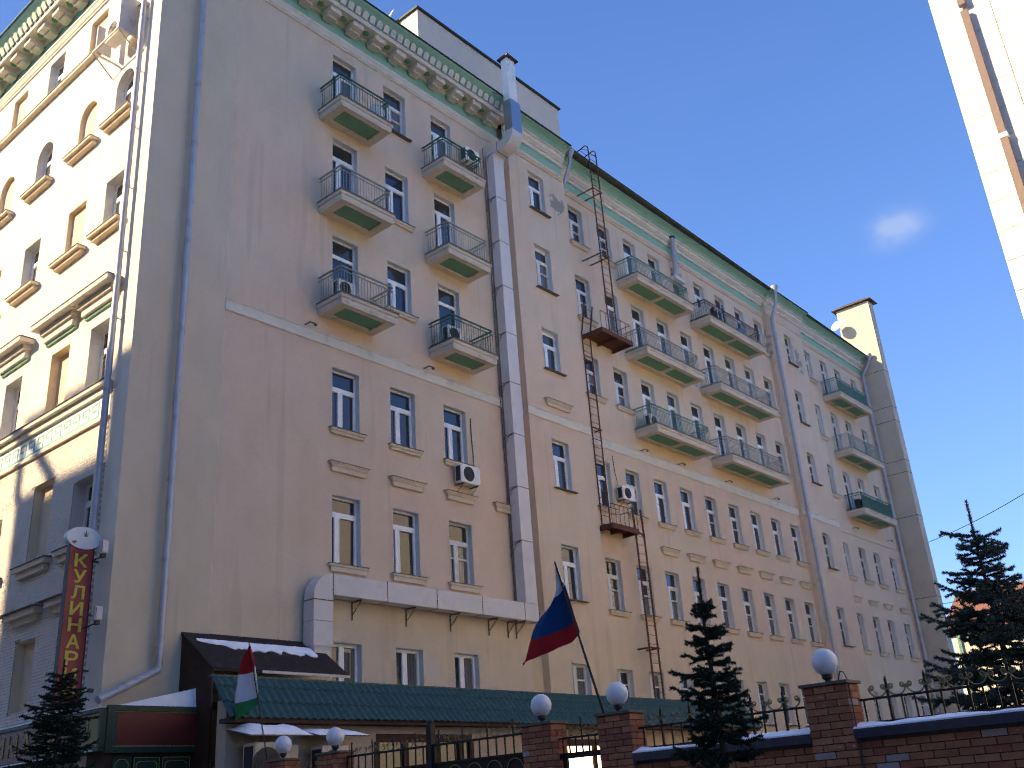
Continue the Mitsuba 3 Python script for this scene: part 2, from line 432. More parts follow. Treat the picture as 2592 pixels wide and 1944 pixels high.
R = {1: (23.69, 25.56), 2: (20.09, 22.11), 3: (16.64, 18.42), 4: (12.0, 13.92), 5: (8.06, 10.03), 6: (4.2, 6.0)}
FLOOR = {1: 22.86, 2: 19.32, 3: 15.77}
D0, D1_, D2_, D3_, D4_ = GL
fa, fb, fc, fd, fe = (side(PLANE[n]) for n in "ABCDE")
AC_ = [(6.22, 7.27), (8.50, 9.57), (10.84, 11.90)]
for r in (1, 2, 3):
    z0, z1 = R[r]
    for k in (0, 2):
        window("A", *AC_[k], FLOOR[r] + 0.06, z1, fa, 0.62, (0.36, None, 0.36)[0] if r < 3 else None, sill=False, door=(r == 1), panes=[[D1_, D0, D3_], [D1_, D4_, D4_], [D1_, D4_, D4_]][r - 1], name="balcony_door")
    window("A", *AC_[1], z0, z1, fa, 0.62, 0.38, sill="sheet" if r == 1 else True, old=(r == 1), panes=[[D1_, D3_, D3_], [D4_, D0, D4_], [D1_, D4_, D4_]][r - 1])
for k in range(3):
    window("A", *AC_[k], *R[4], fa, 0.60, 0.42, panes=[D4_, D2_, D2_] if k != 2 else [D4_, D4_, D2_])
    window("A", *AC_[k], *R[5], fa, 0.50 if k < 2 else 0.62, 0.30 if k < 2 else 0.42, big_sill=True, old=(k == 2), panes=[D4_, D1_, D1_] if k < 2 else [D1_, D3_, D0, D3_], sill_ext=(0.13, 0.16))
    window("A", *AC_[k], *R[6], fa, None, 0.45, panes=[D1_, D3_])
for u0, u1 in [(6.07, 7.50), (8.37, 9.80), (10.69, 12.08), (12.98, 14.40)]:
    hood("A", u0, u1, 10.69, 10.96, fa)
for r in range(1, 7):
    z0, z1 = R[r]
    window("B", 16.12, 17.12, z0 - 0.02, z1 - 0.04, fb, 0.62 if r < 6 else None, 0.36, sill="sheet", old=r in (2, 6), gap=0.10 if r in (2, 3) else 0.0, panes=[[D1_, D0, D0], [D1_, D3_, D3_, D3_], [D1_, D4_, D1_], [D4_, D4_, D1_], [D4_, D0, D4_], [D3_]][r - 1])
hood("B", 15.88, 17.42, 15.12, 15.38, fb)
CC = [19.35, 21.40, 23.45, 25.50, 27.54, 29.63, 31.72, 33.78, 35.87]
for i, u in enumerate(CC):
    for r in range(1, 7):
        z0, z1 = R[r]
        balc = r <= 3 and 2 <= i <= 7
        if r == 1 and i == 4:
            # the window that the sheet metal flue leaves by: boarded over
            window("C", u, u + 1.0, z0, z1, fc, 0.62, None, sill=False, panes=[D2_], old=True)
            continue
        pn = None
        if r == 4: pn = [D4_, D2_, D2_] if i in (3, 4, 2) else [random.choice([D4_, D0, D1_]), D3_, D1_]
        if r == 5: pn = [D4_, D3_, D1_, D3_]
        if balc and not (r == 1 and i in (5,)):
            window("C", u, u + 1.0, FLOOR[r] + 0.06, z1, fc, 0.62, 0.36, sill=False, door=(random.random() < 0.5), panes=[random.choice([D1_, D0, D4_]), random.choice([D4_, D0, D3_]), random.choice([D4_, D3_, D0])], name="balcony_door")
        else:
            window("C", u, u + 1.0, z0, z1, fc, 0.62 if r < 6 else None, 0.36, sill=True if r != 6 else "sheet", old=(r in (5, 6) or random.random() < 0.5), panes=pn)
for i in range(2, 9):
    hood("C", CC[i] - 0.16, CC[i] + 1.16, 10.69, 10.96, fc)
for r in range(1, 7):
    window("D", 39.02, 39.92, R[r][0], R[r][1], fd, 0.62 if r < 6 else None, 0.36, sill="sheet", old=True)
EC = [41.93, 44.22, 46.28, 48.74]
for i, u in enumerate(EC):
    for r in range(1, 7):
        if r <= 3 and i in (1, 2):
            window("E", u, u + 0.93, FLOOR[r] + 0.06, R[r][1], fe, 0.62, 0.36, sill=False, name="balcony_door")
        else:
            window("E", u, u + 0.93, R[r][0], R[r][1], fe, 0.62 if r < 6 else None, 0.36, sill=True, old=random.random() < 0.7)
    hood("E", u - 0.14, u + 1.07, 10.64, 10.88, fe)

# street side (seen from the left): real windows and blind niches take turns
NICHES = []
FY = [(1.27, 2.24), (3.33, 4.38), (6.08, 7.13), (8.70, 9.75), (11.42, 12.47), (14.1, 15.15), (16.8, 17.85)]


def arch(u0, u1, z0, zs):
    c, r = (u0 + u1) / 2, (u1 - u0) / 2
    a = np.linspace(0, np.pi, 17)
    return sg.Polygon([(u0, z0), (u1, z0)] + [(c + r * math.cos(t), zs + r * 1.0 * math.sin(t)) for t in a])


def niche(poly, depth, mat_="stucco"):
    """blind window: a shallow recess with a plastered back"""
    HOLES["F"].append(poly)
    key = part(BLD, "blind_window", None, None)
    part(key, "back", extr(poly.buffer(0.01), 0.03, lambda v: np.stack([v[:, 2] + depth, v[:, 0], v[:, 1]], 1)), "trim_cream")
    ring = poly.difference(poly.buffer(-0.012))
    part(key, "reveal", extr(ring, depth - 0.004, lambda v: np.stack([v[:, 2] + 0.004, v[:, 0], v[:, 1]], 1)), "reveal_cream")


def front_sill(u0, u1, z):
    key = part(BLD, "street_sill", None, None)
    part(key, "slab", mp(cat([bx(u0 - 0.30, u1 + 0.30, -0.26, 0.0, z - 0.10, z - 0.02), bx(u0 - 0.24, u1 + 0.24, -0.16, 0.0, z - 0.20, z - 0.102)]), front), "trim_cream")
    part(key, "drip_sheet", mp(bx(u0 - 0.31, u1 + 0.31, -0.28, 0.0, z - 0.018, z), front), "flashing")


for j, (u0, u1) in enumerate(FY):
    real = j % 2 == 0
    gp = [D1_, D3_, D3_]
    # attic row
    if real: window("F", u0, u1, 24.16, 25.68, front, 0.5, 0.5, sill=False, depth=0.26, panes=gp, name="street_window", reveal="reveal_paint")
    else: niche(sg.box(u0, 24.16, u1, 25.66), 0.14)
    # arched row
    po = arch(u0, u1, 20.5, 21.72)
    if real:
        HOLES["F"].append(po)
        key = numbered(f"{BLD}__arched_window")
        ring = po.difference(po.buffer(-0.012))
        part(key, "reveal", extr(ring, 0.30, lambda v: np.stack([v[:, 2] + 0.004, v[:, 0], v[:, 1]], 1)), "reveal_paint")
        inner = po.buffer(-0.013)
        fr = inner.difference(inner.buffer(-0.06)).union(inner.intersection(sg.box(u0, 21.62, u1, 21.74))).union(inner.intersection(sg.box((u0 + u1) / 2 - 0.05, 20, (u0 + u1) / 2 + 0.05, 21.65)))
        part(key, "frame", extr(fr, 0.07, lambda v: np.stack([v[:, 2] + 0.24, v[:, 0], v[:, 1]], 1)), "frame_white")
        part(key, "pane", extr(inner, 0.012, lambda v: np.stack([v[:, 2] + 0.275, v[:, 0], v[:, 1]], 1)), D3_)
    else:
        niche(po, 0.14)
    front_sill(u0, u1, 20.5)
    # fourth and third rows
    if real: window("F", u0, u1, 16.82, 18.52, front, 0.55, 0.5, sill=False, depth=0.28, panes=gp, name="street_window")
    else: niche(sg.box(u0, 16.82, u1, 18.52), 0.14)
    front_sill(u0, u1, 16.82)
    if real: window("F", u0, u1, 12.06, 13.95, front, 0.62, 0.5, sill=False, depth=0.34, panes=gp, name="street_window")
    else: niche(sg.box(u0, 12.06, u1, 13.95), 0.24)
    # hoods over the third row
    key = part(BLD, "window_pediment", None, None)
    part(key, "moulding", mp(cat([bx(u0 - 0.30, u1 + 0.30, -0.16, 0, 14.36, 14.56), bx(u0 - 0.36, u1 + 0.36, -0.24, 0, 14.562, 14.72), bx(u0 - 0.52, u1 + 0.52, -0.44, 0, 14.722, 14.86)]), front), "trim_white")
    part(key, "cover_sheet", mp(bx(u0 - 0.54, u1 + 0.54, -0.46, 0, 14.862, 14.885), front), "flashing")
    part(key, "green_strip", mp(bx(u0 - 0.30, u1 + 0.30, -0.07, 0, 14.28, 14.358), front), "trim_green")
    # brick storeys
    if real: window("F", u0, u1, 8.08, 9.72, front, 0.5, 0.5, sill=False, depth=0.34, panes=[D0, D1_, D1_], name="street_window", reveal="white_brick")
    else: niche(sg.box(u0, 8.08, u1, 10.16), 0.20)
    key = part(BLD, "street_sill", None, None)
    part(key, "slab", mp(cat([bx(u0 - 0.35, u1 + 0.30, -0.22, 0, 7.90, 8.03), bx(u0 - 0.22, u1 + 0.2, -0.14, 0, 7.74, 7.898)]), front), "trim_cream")
    part(key, "drip_sheet", mp(bx(u0 - 0.42, u1 + 0.36, -0.25, 0, 8.032, 8.05), front), "flashing")
    if real: window("F", u0, u1, 4.5, 6.18, front, 0.5, 0.5, sill=False, depth=0.34, panes=[D0, D1_, D1_], name="street_window", reveal="white_brick")
    else: niche(sg.box(u0, 4.5, u1, 6.18), 0.22)
    key = part(BLD, "window_pediment", None, None)
    part(key, "moulding", mp(cat([bx(u0 - 0.12, u1 + 0.18, -0.14, 0, 6.55, 6.70), bx(u0 - 0.24, u1 + 0.36, -0.26, 0, 6.702, 6.86)]), front), "trim_cream")
    part(key, "cover_sheet", mp(bx(u0 - 0.30, u1 + 0.66, -0.34, 0, 6.862, 6.885), front), "flashing")

# walls
ZT = 27.0
for n, a, b, y in SEG:
    x0 = 0.45 if n == "A" else a
    poly = sg.box(x0, 0.0, b, ZT).difference(unary_union(HOLES[n]))
    part(BLD, "wall", extr(poly, 0.5, lambda v, y=y: np.stack([v[:, 0], y + v[:, 2], v[:, 1]], 1)), "stucco")
poly = sg.box(0.0, 0.0, 24.0, ZT).difference(unary_union(HOLES["F"]))
part(BLD, "wall", extr(poly, 0.45, lambda v: np.stack([v[:, 2], v[:, 0], v[:, 1]], 1)), "stucco")
part(BLD, "core", cat([bx(0.95, 51.2, 0.95, 14, 0, 26.9), bx(0.95, 13.0, 14, 24.0, 0, 26.9)]), "plastic_dark")
part(BLD, "back_wall", cat([bx(0.5, 51.3, 14.0, 14.4, 0, ZT), bx(0, 14, 24.0, 24.4, 0, ZT), bx(50.9, 51.3, 0.72, 14, 0, ZT)]), "trim_cream")
# slight step where the plain corner bay ends
part(BLD, "corner_bay", bx(0.0, 2.53, -0.022, 0.0, 0, 25.95), "stucco")
part(BLD, "corner_pilaster", bx(-0.028, 0.0, -0.022, 0.74, 0, 25.95), "stucco")

# string courses
for n, x0, x1, z0, z1, d in (("A", 2.53, 14.93, 14.53, 14.84, 0.045), ("B", 14.885, 18.58, 14.53, 14.84, 0.045), ("C", 18.55, 37.1, 14.50, 14.86, 0.045), ("D", 37.06, 41.5, 14.52, 14.84, 0.045)):
    y = PLANE[n]
    part(BLD, "string_course", cat([bx(x0, x1, y - d, y, z0, z1), bx(x0, x1, y - d - 0.03, y, z1, z1 + 0.03)]), "trim_white")
part(BLD, "string_course", bx(41.5, 51.0, PLANE["E"] - 0.03, PLANE["E"], 14.50, 14.54), "trim_cream")
# brackets for cables on the string course
for x in (5.2, 10.0, 22.7, 25.6, 29.7, 34.4, 44.0, 49.0):
    y = 0.0 if x < 15 else 0.2
    part(BLD, "cable_bracket", cat([bx(x, x + 0.03, y - 0.25, y, 14.94, 14.97), bx(x, x + 0.22, y - 0.25, y - 0.22, 14.95, 14.98), bx(x + 0.18, x + 0.25, y - 0.27, y - 0.19, 14.90, 14.96)]), "flashing")
# thin mouldings of the street side
for (z0, z1, d, m) in ((23.95, 24.05, 0.16, "trim_cream"), (11.88, 11.98, 0.24, "trim_white"), (11.70, 11.878, 0.12, "trim_white"), (11.00, 11.07, 0.10, "trim_cream")):
    part(BLD, "street_moulding", bx(-d, 0, 0.76, 24.0, z0, z1), m)
part(BLD, "street_moulding_cover", cat([bx(-0.27, 0, 0.76, 24.0, 11.982, 12.004), bx(-0.18, 0, 0.76, 24.0, 24.052, 24.07)]), "flashing")
part(BLD, "frieze", bx(-0.03, 0, 0.76, 24.0, 11.072, 11.698), "sign_white")
# meander on the frieze
ms = []
y = 1.3
while y < 13:
    for (a, b, c, d) in ((0, 0.05, 0.0, 0.36), (0, 0.34, 0.31, 0.36), (0.29, 0.34, 0.14, 0.36), (0.12, 0.34, 0.14, 0.19), (0, 0.50, -0.05, 0.0)):
        ms.append(bx(-0.04, -0.03, y + a, y + b, 11.22 + c, 11.22 + d))
    y += 0.48
part(BLD, "meander_pattern", cat(ms), "trim_green")

# painted brickwork of the lower street storeys
hole = unary_union(HOLES["F"])
ms = []
row, z = 0, 3.4
prep = shapely.prepared.prep(hole)
while z < 10.98:
    y = 0.78 + (0.13 if row % 2 else 0.0)
    while y < 13.2:
        b_ = sg.box(y, z, min(y + 0.25, 13.2), z + 0.067)
        if prep.intersects(b_):
            g = b_.difference(hole)
            for q in getattr(g, "geoms", [g]):
                if q.area > 0.001:
                    a0, c0, a1, c1 = q.bounds
                    if q.area > 0.9 * (a1 - a0) * (c1 - c0):
                        ms.append(bx(-0.020 - 0.004 * rng.random(), -0.012, a0, a1, c0, c1))
        else:
            ms.append(bx(-0.020 - 0.004 * rng.random(), -0.012, y, y + 0.25, z, z + 0.067))
        y += 0.26
    row += 1
    z += 0.077
part(BLD, "street_brickwork", cat(ms), "white_brick", kind="stuff", label="white painted brickwork of the lower street storeys")
poly = sg.box(0.76, 0.0, 13.25, 11.0).difference(hole)
part(BLD, "mortar_bed", extr(poly, 0.012, lambda v: np.stack([v[:, 2] - 0.012, v[:, 0], v[:, 1]], 1)), "white_mortar")


# ------------------------------------------------------------------ cornices
def sweep(prof, path_fn, closed_ends=True):
    """profile [(o, z), ...] (a closed loop) swept along the stations path_fn(o) -> [(x, y), ...]"""
    rows = [path_fn(o) for o, _ in prof]
    n, k = len(prof), len(rows[0])
    v = np.array([[rows[i][s][0], rows[i][s][1], prof[i][1]] for s in range(k) for i in range(n)])
    q = []
    for s in range(k - 1):
        for i in range(n):
            j = (i + 1) % n
            q.append([s * n + i, s * n + j, (s + 1) * n + j, (s + 1) * n + i])
    q = np.array(q)
    f = [q[:, [0, 1, 2]], q[:, [0, 2, 3]]]
    if closed_ends:
        poly = sg.Polygon(prof)
        pv, pf = trimesh.creation.triangulate_polygon(poly, engine="earcut")
        d = [int(np.argmin([(a - o) ** 2 + (b - z) ** 2 for o, z in prof])) for a, b in pv]
        for s in (0, k - 1):
            f.append(np.array([[s * n + d[i] for i in t] for t in pf]))
    return trimesh.Trimesh(v, np.vstack(f), process=False)


pathA = lambda o: [(14.62, -o), (-o, -o), (-o, 24.0)]
CA = part(BLD, "cornice", None, None)
part(CA, "lower_moulding", sweep([(0, 25.96), (0.05, 25.96), (0.06, 26.02), (0.09, 26.03), (0.09, 26.08), (0.14, 26.18), (0.16, 26.19), (0.16, 26.27), (0, 26.27)], pathA), "trim_white")
part(CA, "frieze", sweep([(0, 26.272), (0.035, 26.272), (0.035, 26.86), (0, 26.86)], pathA), "trim_green")
part(CA, "bed_moulding", sweep([(0, 26.862), (0.08, 26.862), (0.13, 26.90), (0.13, 26.96), (0.62, 26.96), (0.62, 26.93), (0.68, 26.93), (0.68, 27.12), (0, 27.12)], pathA), "trim_white")
part(CA, "cove", sweep([(0, 27.122), (0.68, 27.122), (0.70, 27.16), (0.74, 27.28), (0.82, 27.40), (0.96, 27.50), (1.0, 27.56), (0, 27.56)], pathA), "trim_green")
part(CA, "eave_sheet", sweep([(0, 27.562), (1.05, 27.562), (1.05, 27.60), (0, 27.64)], pathA), "roof_edge")


def to_front(m):
    """from the yard side frame to the street side frame: (x, y) -> (y, x)"""
    v = np.array(m.vertices)
    return trimesh.Trimesh(v[:, [1, 0, 2]], m.faces[:, ::-1], process=False)


def modillion(x):
    w = 0.23
    return cat([bx(x - w, x + w, -0.58, -0.10, 26.74, 26.958), bx(x - w + 0.03, x + w - 0.03, -0.36, -0.08, 26.66, 26.738)])


def rosette(x):
    m = trimesh.creation.cylinder(0.105, 0.05, sections=14)
    m2 = trimesh.creation.cylinder(0.05, 0.09, sections=10)
    m = cat([m, m2]); m.apply_translation([x, -0.36, 26.935])
    return m


def tooth(x):
    pts = [(-0.115, 0), (0.115, 0), (0.115, 0.19), (0.07, 0.25), (0, 0.27), (-0.07, 0.25), (-0.115, 0.19)]
    return extr(sg.Polygon(pts), 0.06, lambda v: np.stack([x + v[:, 0], -0.70 - 0.028 - v[:, 1] * 0.42 + v[:, 2] * 0.6 - 0.02, 27.115 + v[:, 1] * 0.95 + v[:, 2] * 0.2], 1))


k = 0
x = -0.1
while x < 14.3:
    part(CA, "modillion", modillion(x), "trim_white")
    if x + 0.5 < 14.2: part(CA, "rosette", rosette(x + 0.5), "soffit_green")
    x += 1.0
x = 0.9
while x < 13.6:
    part(CA, "modillion", to_front(modillion(x)), "trim_white")
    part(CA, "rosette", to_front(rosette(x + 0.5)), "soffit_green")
    x += 1.0
x = -0.45
while x < 14.3:
    part(CA, "tooth", tooth(x), "trim_white")
    x += 0.325
x = -0.1
while x < 13.4:
    part(CA, "tooth", to_front(tooth(x)), "trim_white")
    x += 0.34


def cornice_plain(x0, x1, y0, cap=0.0):
    key = part(BLD, "cornice", None, None)
    path = lambda o: [(x0, y0 - o), (x1, y0 - o)]
    part(key, "lower_moulding", sweep([(0, 25.96), (0.05, 25.96), (0.06, 26.06), (0.09, 26.07), (0.11, 26.21), (0.0, 26.21)], path), "trim_cream")
    part(key, "frieze", sweep([(0, 26.212), (0.03, 26.212), (0.03, 26.68), (0, 26.68)], path), "trim_green")
    part(key, "fascia", sweep([(0, 26.682), (0.10, 26.682), (0.12, 26.84), (0.16, 26.845), (0.20, 26.90), (0.26, 26.96), (0.265, 27.10), (0.34, 27.14), (0.34, 27.18), (0, 27.18)], path), "trim_white")
    part(key, "cove", sweep([(0, 27.182), (0.34, 27.182), (0.36, 27.24), (0.44, 27.33), (0.58, 27.40), (0.68, 27.42), (0.68, 27.455), (0, 27.455)], path), "trim_green")
    part(key, "eave_sheet", sweep([(0, 27.457), (0.74, 27.457), (0.74, 27.50), (0, 27.56)], path), "roof_edge")
    return key


cornice_plain(14.63, 18.42, PLANE["B"])
cornice_plain(18.425, 37.1, PLANE["C"])
cornice_plain(37.11, 41.6, PLANE["D"] + 0.05)
cornice_plain(41.61, 50.95, PLANE["E"])

# roof
v = np.array([[-1.0, -1.0, 27.6], [51.3, -0.55, 27.5], [51.3, 15.2, 27.5], [-1.0, 15.2, 27.6], [7, 7, 30.1], [51.3, 7, 30.1]])
f = np.array([[0, 1, 5], [0, 5, 4], [2, 3, 4], [2, 4, 5], [3, 0, 4], [1, 2, 5], [0, 3, 2], [0, 2, 1]])
part(BLD, "roof", trimesh.Trimesh(v, f, process=False), "roof_metal")
v = np.array([[-1.0, 12, 27.6], [15, 12, 27.6], [15, 25, 27.6], [-1.0, 25, 27.6], [7, 7, 30.12], [7, 25, 30.1]])
f = np.array([[3, 0, 4], [3, 4, 5], [1, 2, 5], [1, 5, 4], [2, 3, 5], [0, 1, 4]])
part(BLD, "roof", trimesh.Trimesh(v, f, process=False), "roof_metal")
# rooftop house
PH = part(BLD, "rooftop_house", None, None, label="pale plastered rooftop house behind the eaves")
part(PH, "wall", bx(10.9, 19.8, 0.5, 7.0, 27.2, 31.0), "penthouse_paint")
part(PH, "roof_edge", cat([bx(10.8, 19.9, 0.4, 7.1, 31.0, 31.08)]), "roof_edge")

# tall shaft at the far end
TW = thing("ventilation_shaft", "tall plain plastered shaft with brown sheet cap at the far end of the building", "tower")
part(TW, "shaft", bx(50.98, 51.78, -1.30, 0.95, 0, 31.4), "tower_paint")
ms = []
for z in (26.3, 23.75, 22.8, 20.15, 19.35, 16.55, 11.57, 10.3):
    ms.append(bx(50.972, 51.79, -1.308, 0.19, z, z + 0.035))
part(TW, "joint", cat(ms), "duct_seam")
vv = np.array([[50.72, -1.55, 31.42], [52.05, -1.55, 31.42], [52.05, 1.2, 31.42], [50.72, 1.2, 31.42], [50.72, -1.55, 31.47], [52.05, -1.55, 31.47], [52.05, 1.2, 31.47], [50.72, 1.2, 31.47], [51.38, -0.6, 31.85], [51.38, 0.3, 31.85]])
ff = np.array([[0, 1, 2], [0, 2, 3], [0, 1, 5], [0, 5, 4], [1, 2, 6], [1, 6, 5], [2, 3, 7], [2, 7, 6], [3, 0, 4], [3, 4, 7], [4, 5, 8], [5, 6, 9], [5, 9, 8], [6, 7, 9], [7, 4, 8], [7, 8, 9]])
part(TW, "cap", trimesh.Trimesh(vv, ff, process=False), "cap_brown")


# ------------------------------------------------------------------ balconies
def balcony(x0, x1, y0, zt, depth, rail_mat, pockets=1, rail_inset=0.12, solid=False, extend=0.0):
    key = numbered(f"{BLD}__balcony")
    yf = y0 - depth
    z1, z2, z3 = zt, zt - 0.13, zt - 0.34
    xr = x1
    ring_b = 0.30
    ms = [bx(x0, xr, yf, y0, z2, z1), bx(x0 + 0.04, xr - 0.04, yf + 0.04, y0, z3 + 0.07, z2)]
    a, b = x0 + 0.05, xr - 0.05
    # underside: a frame of ribs round the sunk green panels
    ms += [bx(a, b, yf + 0.05, yf + 0.05 + 0.20, z3, z3 + 0.068), bx(a, b, y0 - 0.24, y0, z3, z3 + 0.068), bx(a, a + ring_b, yf + 0.25, y0 - 0.24, z3, z3 + 0.068), bx(b - ring_b, b, yf + 0.25, y0 - 0.24, z3, z3 + 0.068)]
    edges = [a + ring_b]
    if pockets == 2:
        m = (a + b) / 2
        ms.append(bx(m - 0.11, m + 0.11, yf + 0.25, y0 - 0.24, z3, z3 + 0.068))
        spans = [(a + ring_b, m - 0.11), (m + 0.11, b - ring_b)]
    else:
        spans = [(a + ring_b, b - ring_b)]
    part(key, "slab", cat(ms), "slab_paint")
    for s0, s1 in spans:
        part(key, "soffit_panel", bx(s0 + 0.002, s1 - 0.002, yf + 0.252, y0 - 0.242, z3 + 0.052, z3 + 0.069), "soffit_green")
    part(key, "edge_sheet", cat([bx(x0 - 0.03, xr + 0.03, yf - 0.03, y0 - 0.002, z1, z1 + 0.014), bx(x0 - 0.03, xr + 0.03, yf - 0.034, yf - 0.028, z1 - 0.03, z1 + 0.014)]), "flashing")
    # railing
    ry, rx0, rx1, rt = yf + rail_inset, x0 + 0.08, xr - 0.10, zt + 0.93
    w = 0.022
    ms = []
    def rail(z, t):
        ms.extend([bx(rx0, rx1, ry - t, ry + t, z - t, z + t), bx(rx0 - t, rx0 + t, ry, y0, z - t, z + t), bx(rx1 - t, rx1 + t, ry, y0, z - t, z + t)])
    rail(rt, 0.022); rail(rt - 0.13, 0.014); rail(zt + 0.10, 0.014)
    bs = []
    n = int(round((rx1 - rx0) / 0.115))
    for i in range(n + 1):
        x = rx0 + (rx1 - rx0) * i / n
        tall = i % 4 == 0
        bs.append(bx(x - 0.008, x + 0.008, ry - 0.008, ry + 0.008, zt + (0.014 if tall else 0.10), rt - (0.02 if tall else 0.13)))
    n = int(round((y0 - ry) / 0.115))
    for i in range(1, n):
        y = ry + (y0 - ry) * i / n
        for x in (rx0, rx1):
            tall = i % 4 == 0
            bs.append(bx(x - 0.008, x + 0.008, y - 0.008, y + 0.008, zt + (0.014 if tall else 0.10), rt - (0.02 if tall else 0.13)))
    part(key, "handrail", cat(ms), rail_mat)
    part(key, "balusters", cat(bs), rail_mat, kind="stuff")
    if solid:
        part(key, "screen", bx(rx0 + 0.03, rx1 - 0.03, ry + 0.012, ry + 0.02, zt + 0.12, rt - 0.15), "teal_iron")
    return key


for r, c1, c3 in ((1, "green_iron", "green_iron"), (2, "pale_iron", "pale_iron"), (3, "pale_iron", "green_iron")):
    balcony(5.63, 7.86, 0.0, FLOOR[r] - 0.02, 1.14, c1)
    balcony(10.26, 12.44, 0.0, FLOOR[r] - 0.04, 1.14, c3)
for r, c in ((1, "teal_iron"), (2, "pale_iron"), (3, "teal_iron")):
    balcony(22.48, 27.25, 0.2, FLOOR[r] + 0.04, 1.14, c, 2, 0.22)
for r, c in ((1, "black_iron"), (2, "pale_iron"), (3, "pale_iron")):
    balcony(28.66, 34.40, 0.2, FLOOR[r] + 0.04, 1.14, c, 2, 0.22)
for r, c in ((1, "teal_iron"), (2, "pale_iron"), (3, "green_iron")):
    balcony(43.60, 48.25, 0.2, FLOOR[r] + 0.10, 1.12, c, 2, 0.14, solid=(r != 2))


# ------------------------------------------------------------------ drainpipes
def pipe(name, pts, r=0.085, step=1.95, mat_="zinc", label=None, hopper=None, parent=BLD):
    pts = np.array(pts, float)
    key = part(parent, name, None, None, label=label)
    ms = [tube(pts, r, 14)]
    part(key, "tube", ms[0], mat_, 50)
    cs = []
    for a, b in zip(pts[:-1], pts[1:]):
        L = np.linalg.norm(b - a)
        if L < 0.8: continue
        d = (b - a) / L
        for s in np.arange(step * 0.5, L, step):
            c = a + d * s
            cs.append(tube([c - d * 0.025, c + d * 0.025], r * 1.16, 14))
            if abs(d[2]) > 0.9: cs.append(bx(c[0] - 0.012, c[0] + 0.012, c[1], c[1] + 0.22, c[2] - 0.012, c[2] + 0.012) if name != "street_drainpipe" else bx(c[0], c[0] + 0.22, c[1] - 0.012, c[1] + 0.012, c[2] - 0.012, c[2] + 0.012))
    if cs: part(key, "collars", cat(cs), mat_, kind="stuff")
    if hopper:
        part(key, "hopper", lathe(hopper, [(0.0, -0.34), (0.10, -0.34), (0.11, -0.2), (0.21, 0.0), (0.21, 0.12), (0.0, 0.12)], 16), mat_, 40)
    return key


pipe("drainpipe", [(1.16, -0.90, 27.5), (1.16, -0.22, 26.0), (1.16, -0.22, 5.08), (1.12, -0.25, 4.98), (-0.40, -0.62, 4.26)])
pipe("street_drainpipe", [(-0.75, 0.66, 27.5), (-0.21, 0.66, 26.3), (-0.21, 0.66, 3.9)], 0.08)
pipe("drainpipe", [(18.72, -0.62, 27.35), (18.72, -0.60, 26.95), (18.72, -0.13, 26.0), (18.68, -0.02, 25.6), (18.68, -0.02, 0.2)], 0.075, hopper=(18.74, -0.62, 27.5))
pipe("drainpipe", [(37.3, -0.75, 27.3), (37.3, -0.70, 26.7), (37.3, -0.28, 25.8), (37.3, -0.28, 0.2)], 0.105, hopper=(37.3, -0.77, 27.55))
pipe("drainpipe", [(50.72, -0.55, 27.2), (50.72, -0.50, 26.95), (50.6, 0.0, 26.2), (50.6, 0.0, 0.2)], 0.105, hopper=(50.72, -0.62, 27.45))
# lower end of the second pipe is rusty and thin
part(BLD, "wall_cable", cat([tube([(18.60, 0.06, 14.0), (18.60, 0.06, 4.5)], 0.012, 5), tube([(13.62, -0.07, 25.4), (13.66, -0.05, 18), (13.70, -0.06, 7.7)], 0.014, 5)]), "wire")

# ------------------------------------------------------------------ ventilation duct
VD = thing("ventilation_duct", "boxed pale sheet metal duct crossing below the windows and climbing to a roof stack", "duct")


def duct_box(x0, x1, y0, y1, z0, z1, mat_="duct_metal", name="section"):
    part(VD, name, bx(x0, x1, y0, y1, z0, z1), mat_)


xs = [5.86, 7.78, 9.71, 11.65, 13.64, 14.34]
for a, b in zip(xs[:-1], xs[1:]):
    duct_box(a + 0.004, b - 0.004, -0.50, -0.10, 7.10 + rng.normal(0, 0.004), 7.65)
    part(VD, "seam", bx(b - 0.012, b + 0.012, -0.508, -0.092, 7.09, 7.658), "duct_seam")
zs = [7.66, 9.71, 11.56, 13.45, 15.38, 17.31, 19.21, 21.11, 23.05, 25.05]
for a, b in zip(zs[:-1], zs[1:]):
    duct_box(13.74, 14.32, -0.49, -0.12, a + 0.004, b - 0.004)
    part(VD, "seam", bx(13.732, 14.328, -0.498, -0.112, b - 0.012, b + 0.012), "duct_seam")
    part(VD, "strap", cat([bar((13.72, -0.05, b - 0.1), (13.72, -0.5, b - 0.02), 0.02), bar((13.70, 0, b - 0.5), (13.72, -0.3, b - 0.05), 0.015)]), "flashing")
# left bend and drop
a = np.linspace(0, np.pi / 2, 9)
arc = [(5.86 - 0.63 * math.sin(t), 7.02 + 0.63 * math.cos(t)) for t in a]
poly = sg.Polygon([(5.86, 7.02)] + arc)
part(VD, "elbow", extr(poly.union(sg.box(5.23, 6.95, 5.86, 7.03)), 0.40, lambda v: np.stack([v[:, 0], -0.50 + v[:, 2], v[:, 1]], 1)), "duct_metal")
part(VD, "seam", cat([bx(5.22, 5.872, -0.508, -0.09, 6.92, 6.945), bx(5.85, 5.874, -0.508, -0.09, 7.09, 7.66)]), "duct_seam")
duct_box(5.23, 5.86, -0.50, -0.08, 5.78, 6.92)
part(VD, "seam", bx(5.225, 5.865, -0.506, -0.075, 6.39, 6.40), "duct_seam")
v0 = np.array([[5.23, -0.50], [5.86, -0.50], [5.86, -0.08], [5.23, -0.08]]); c = v0.mean(0)
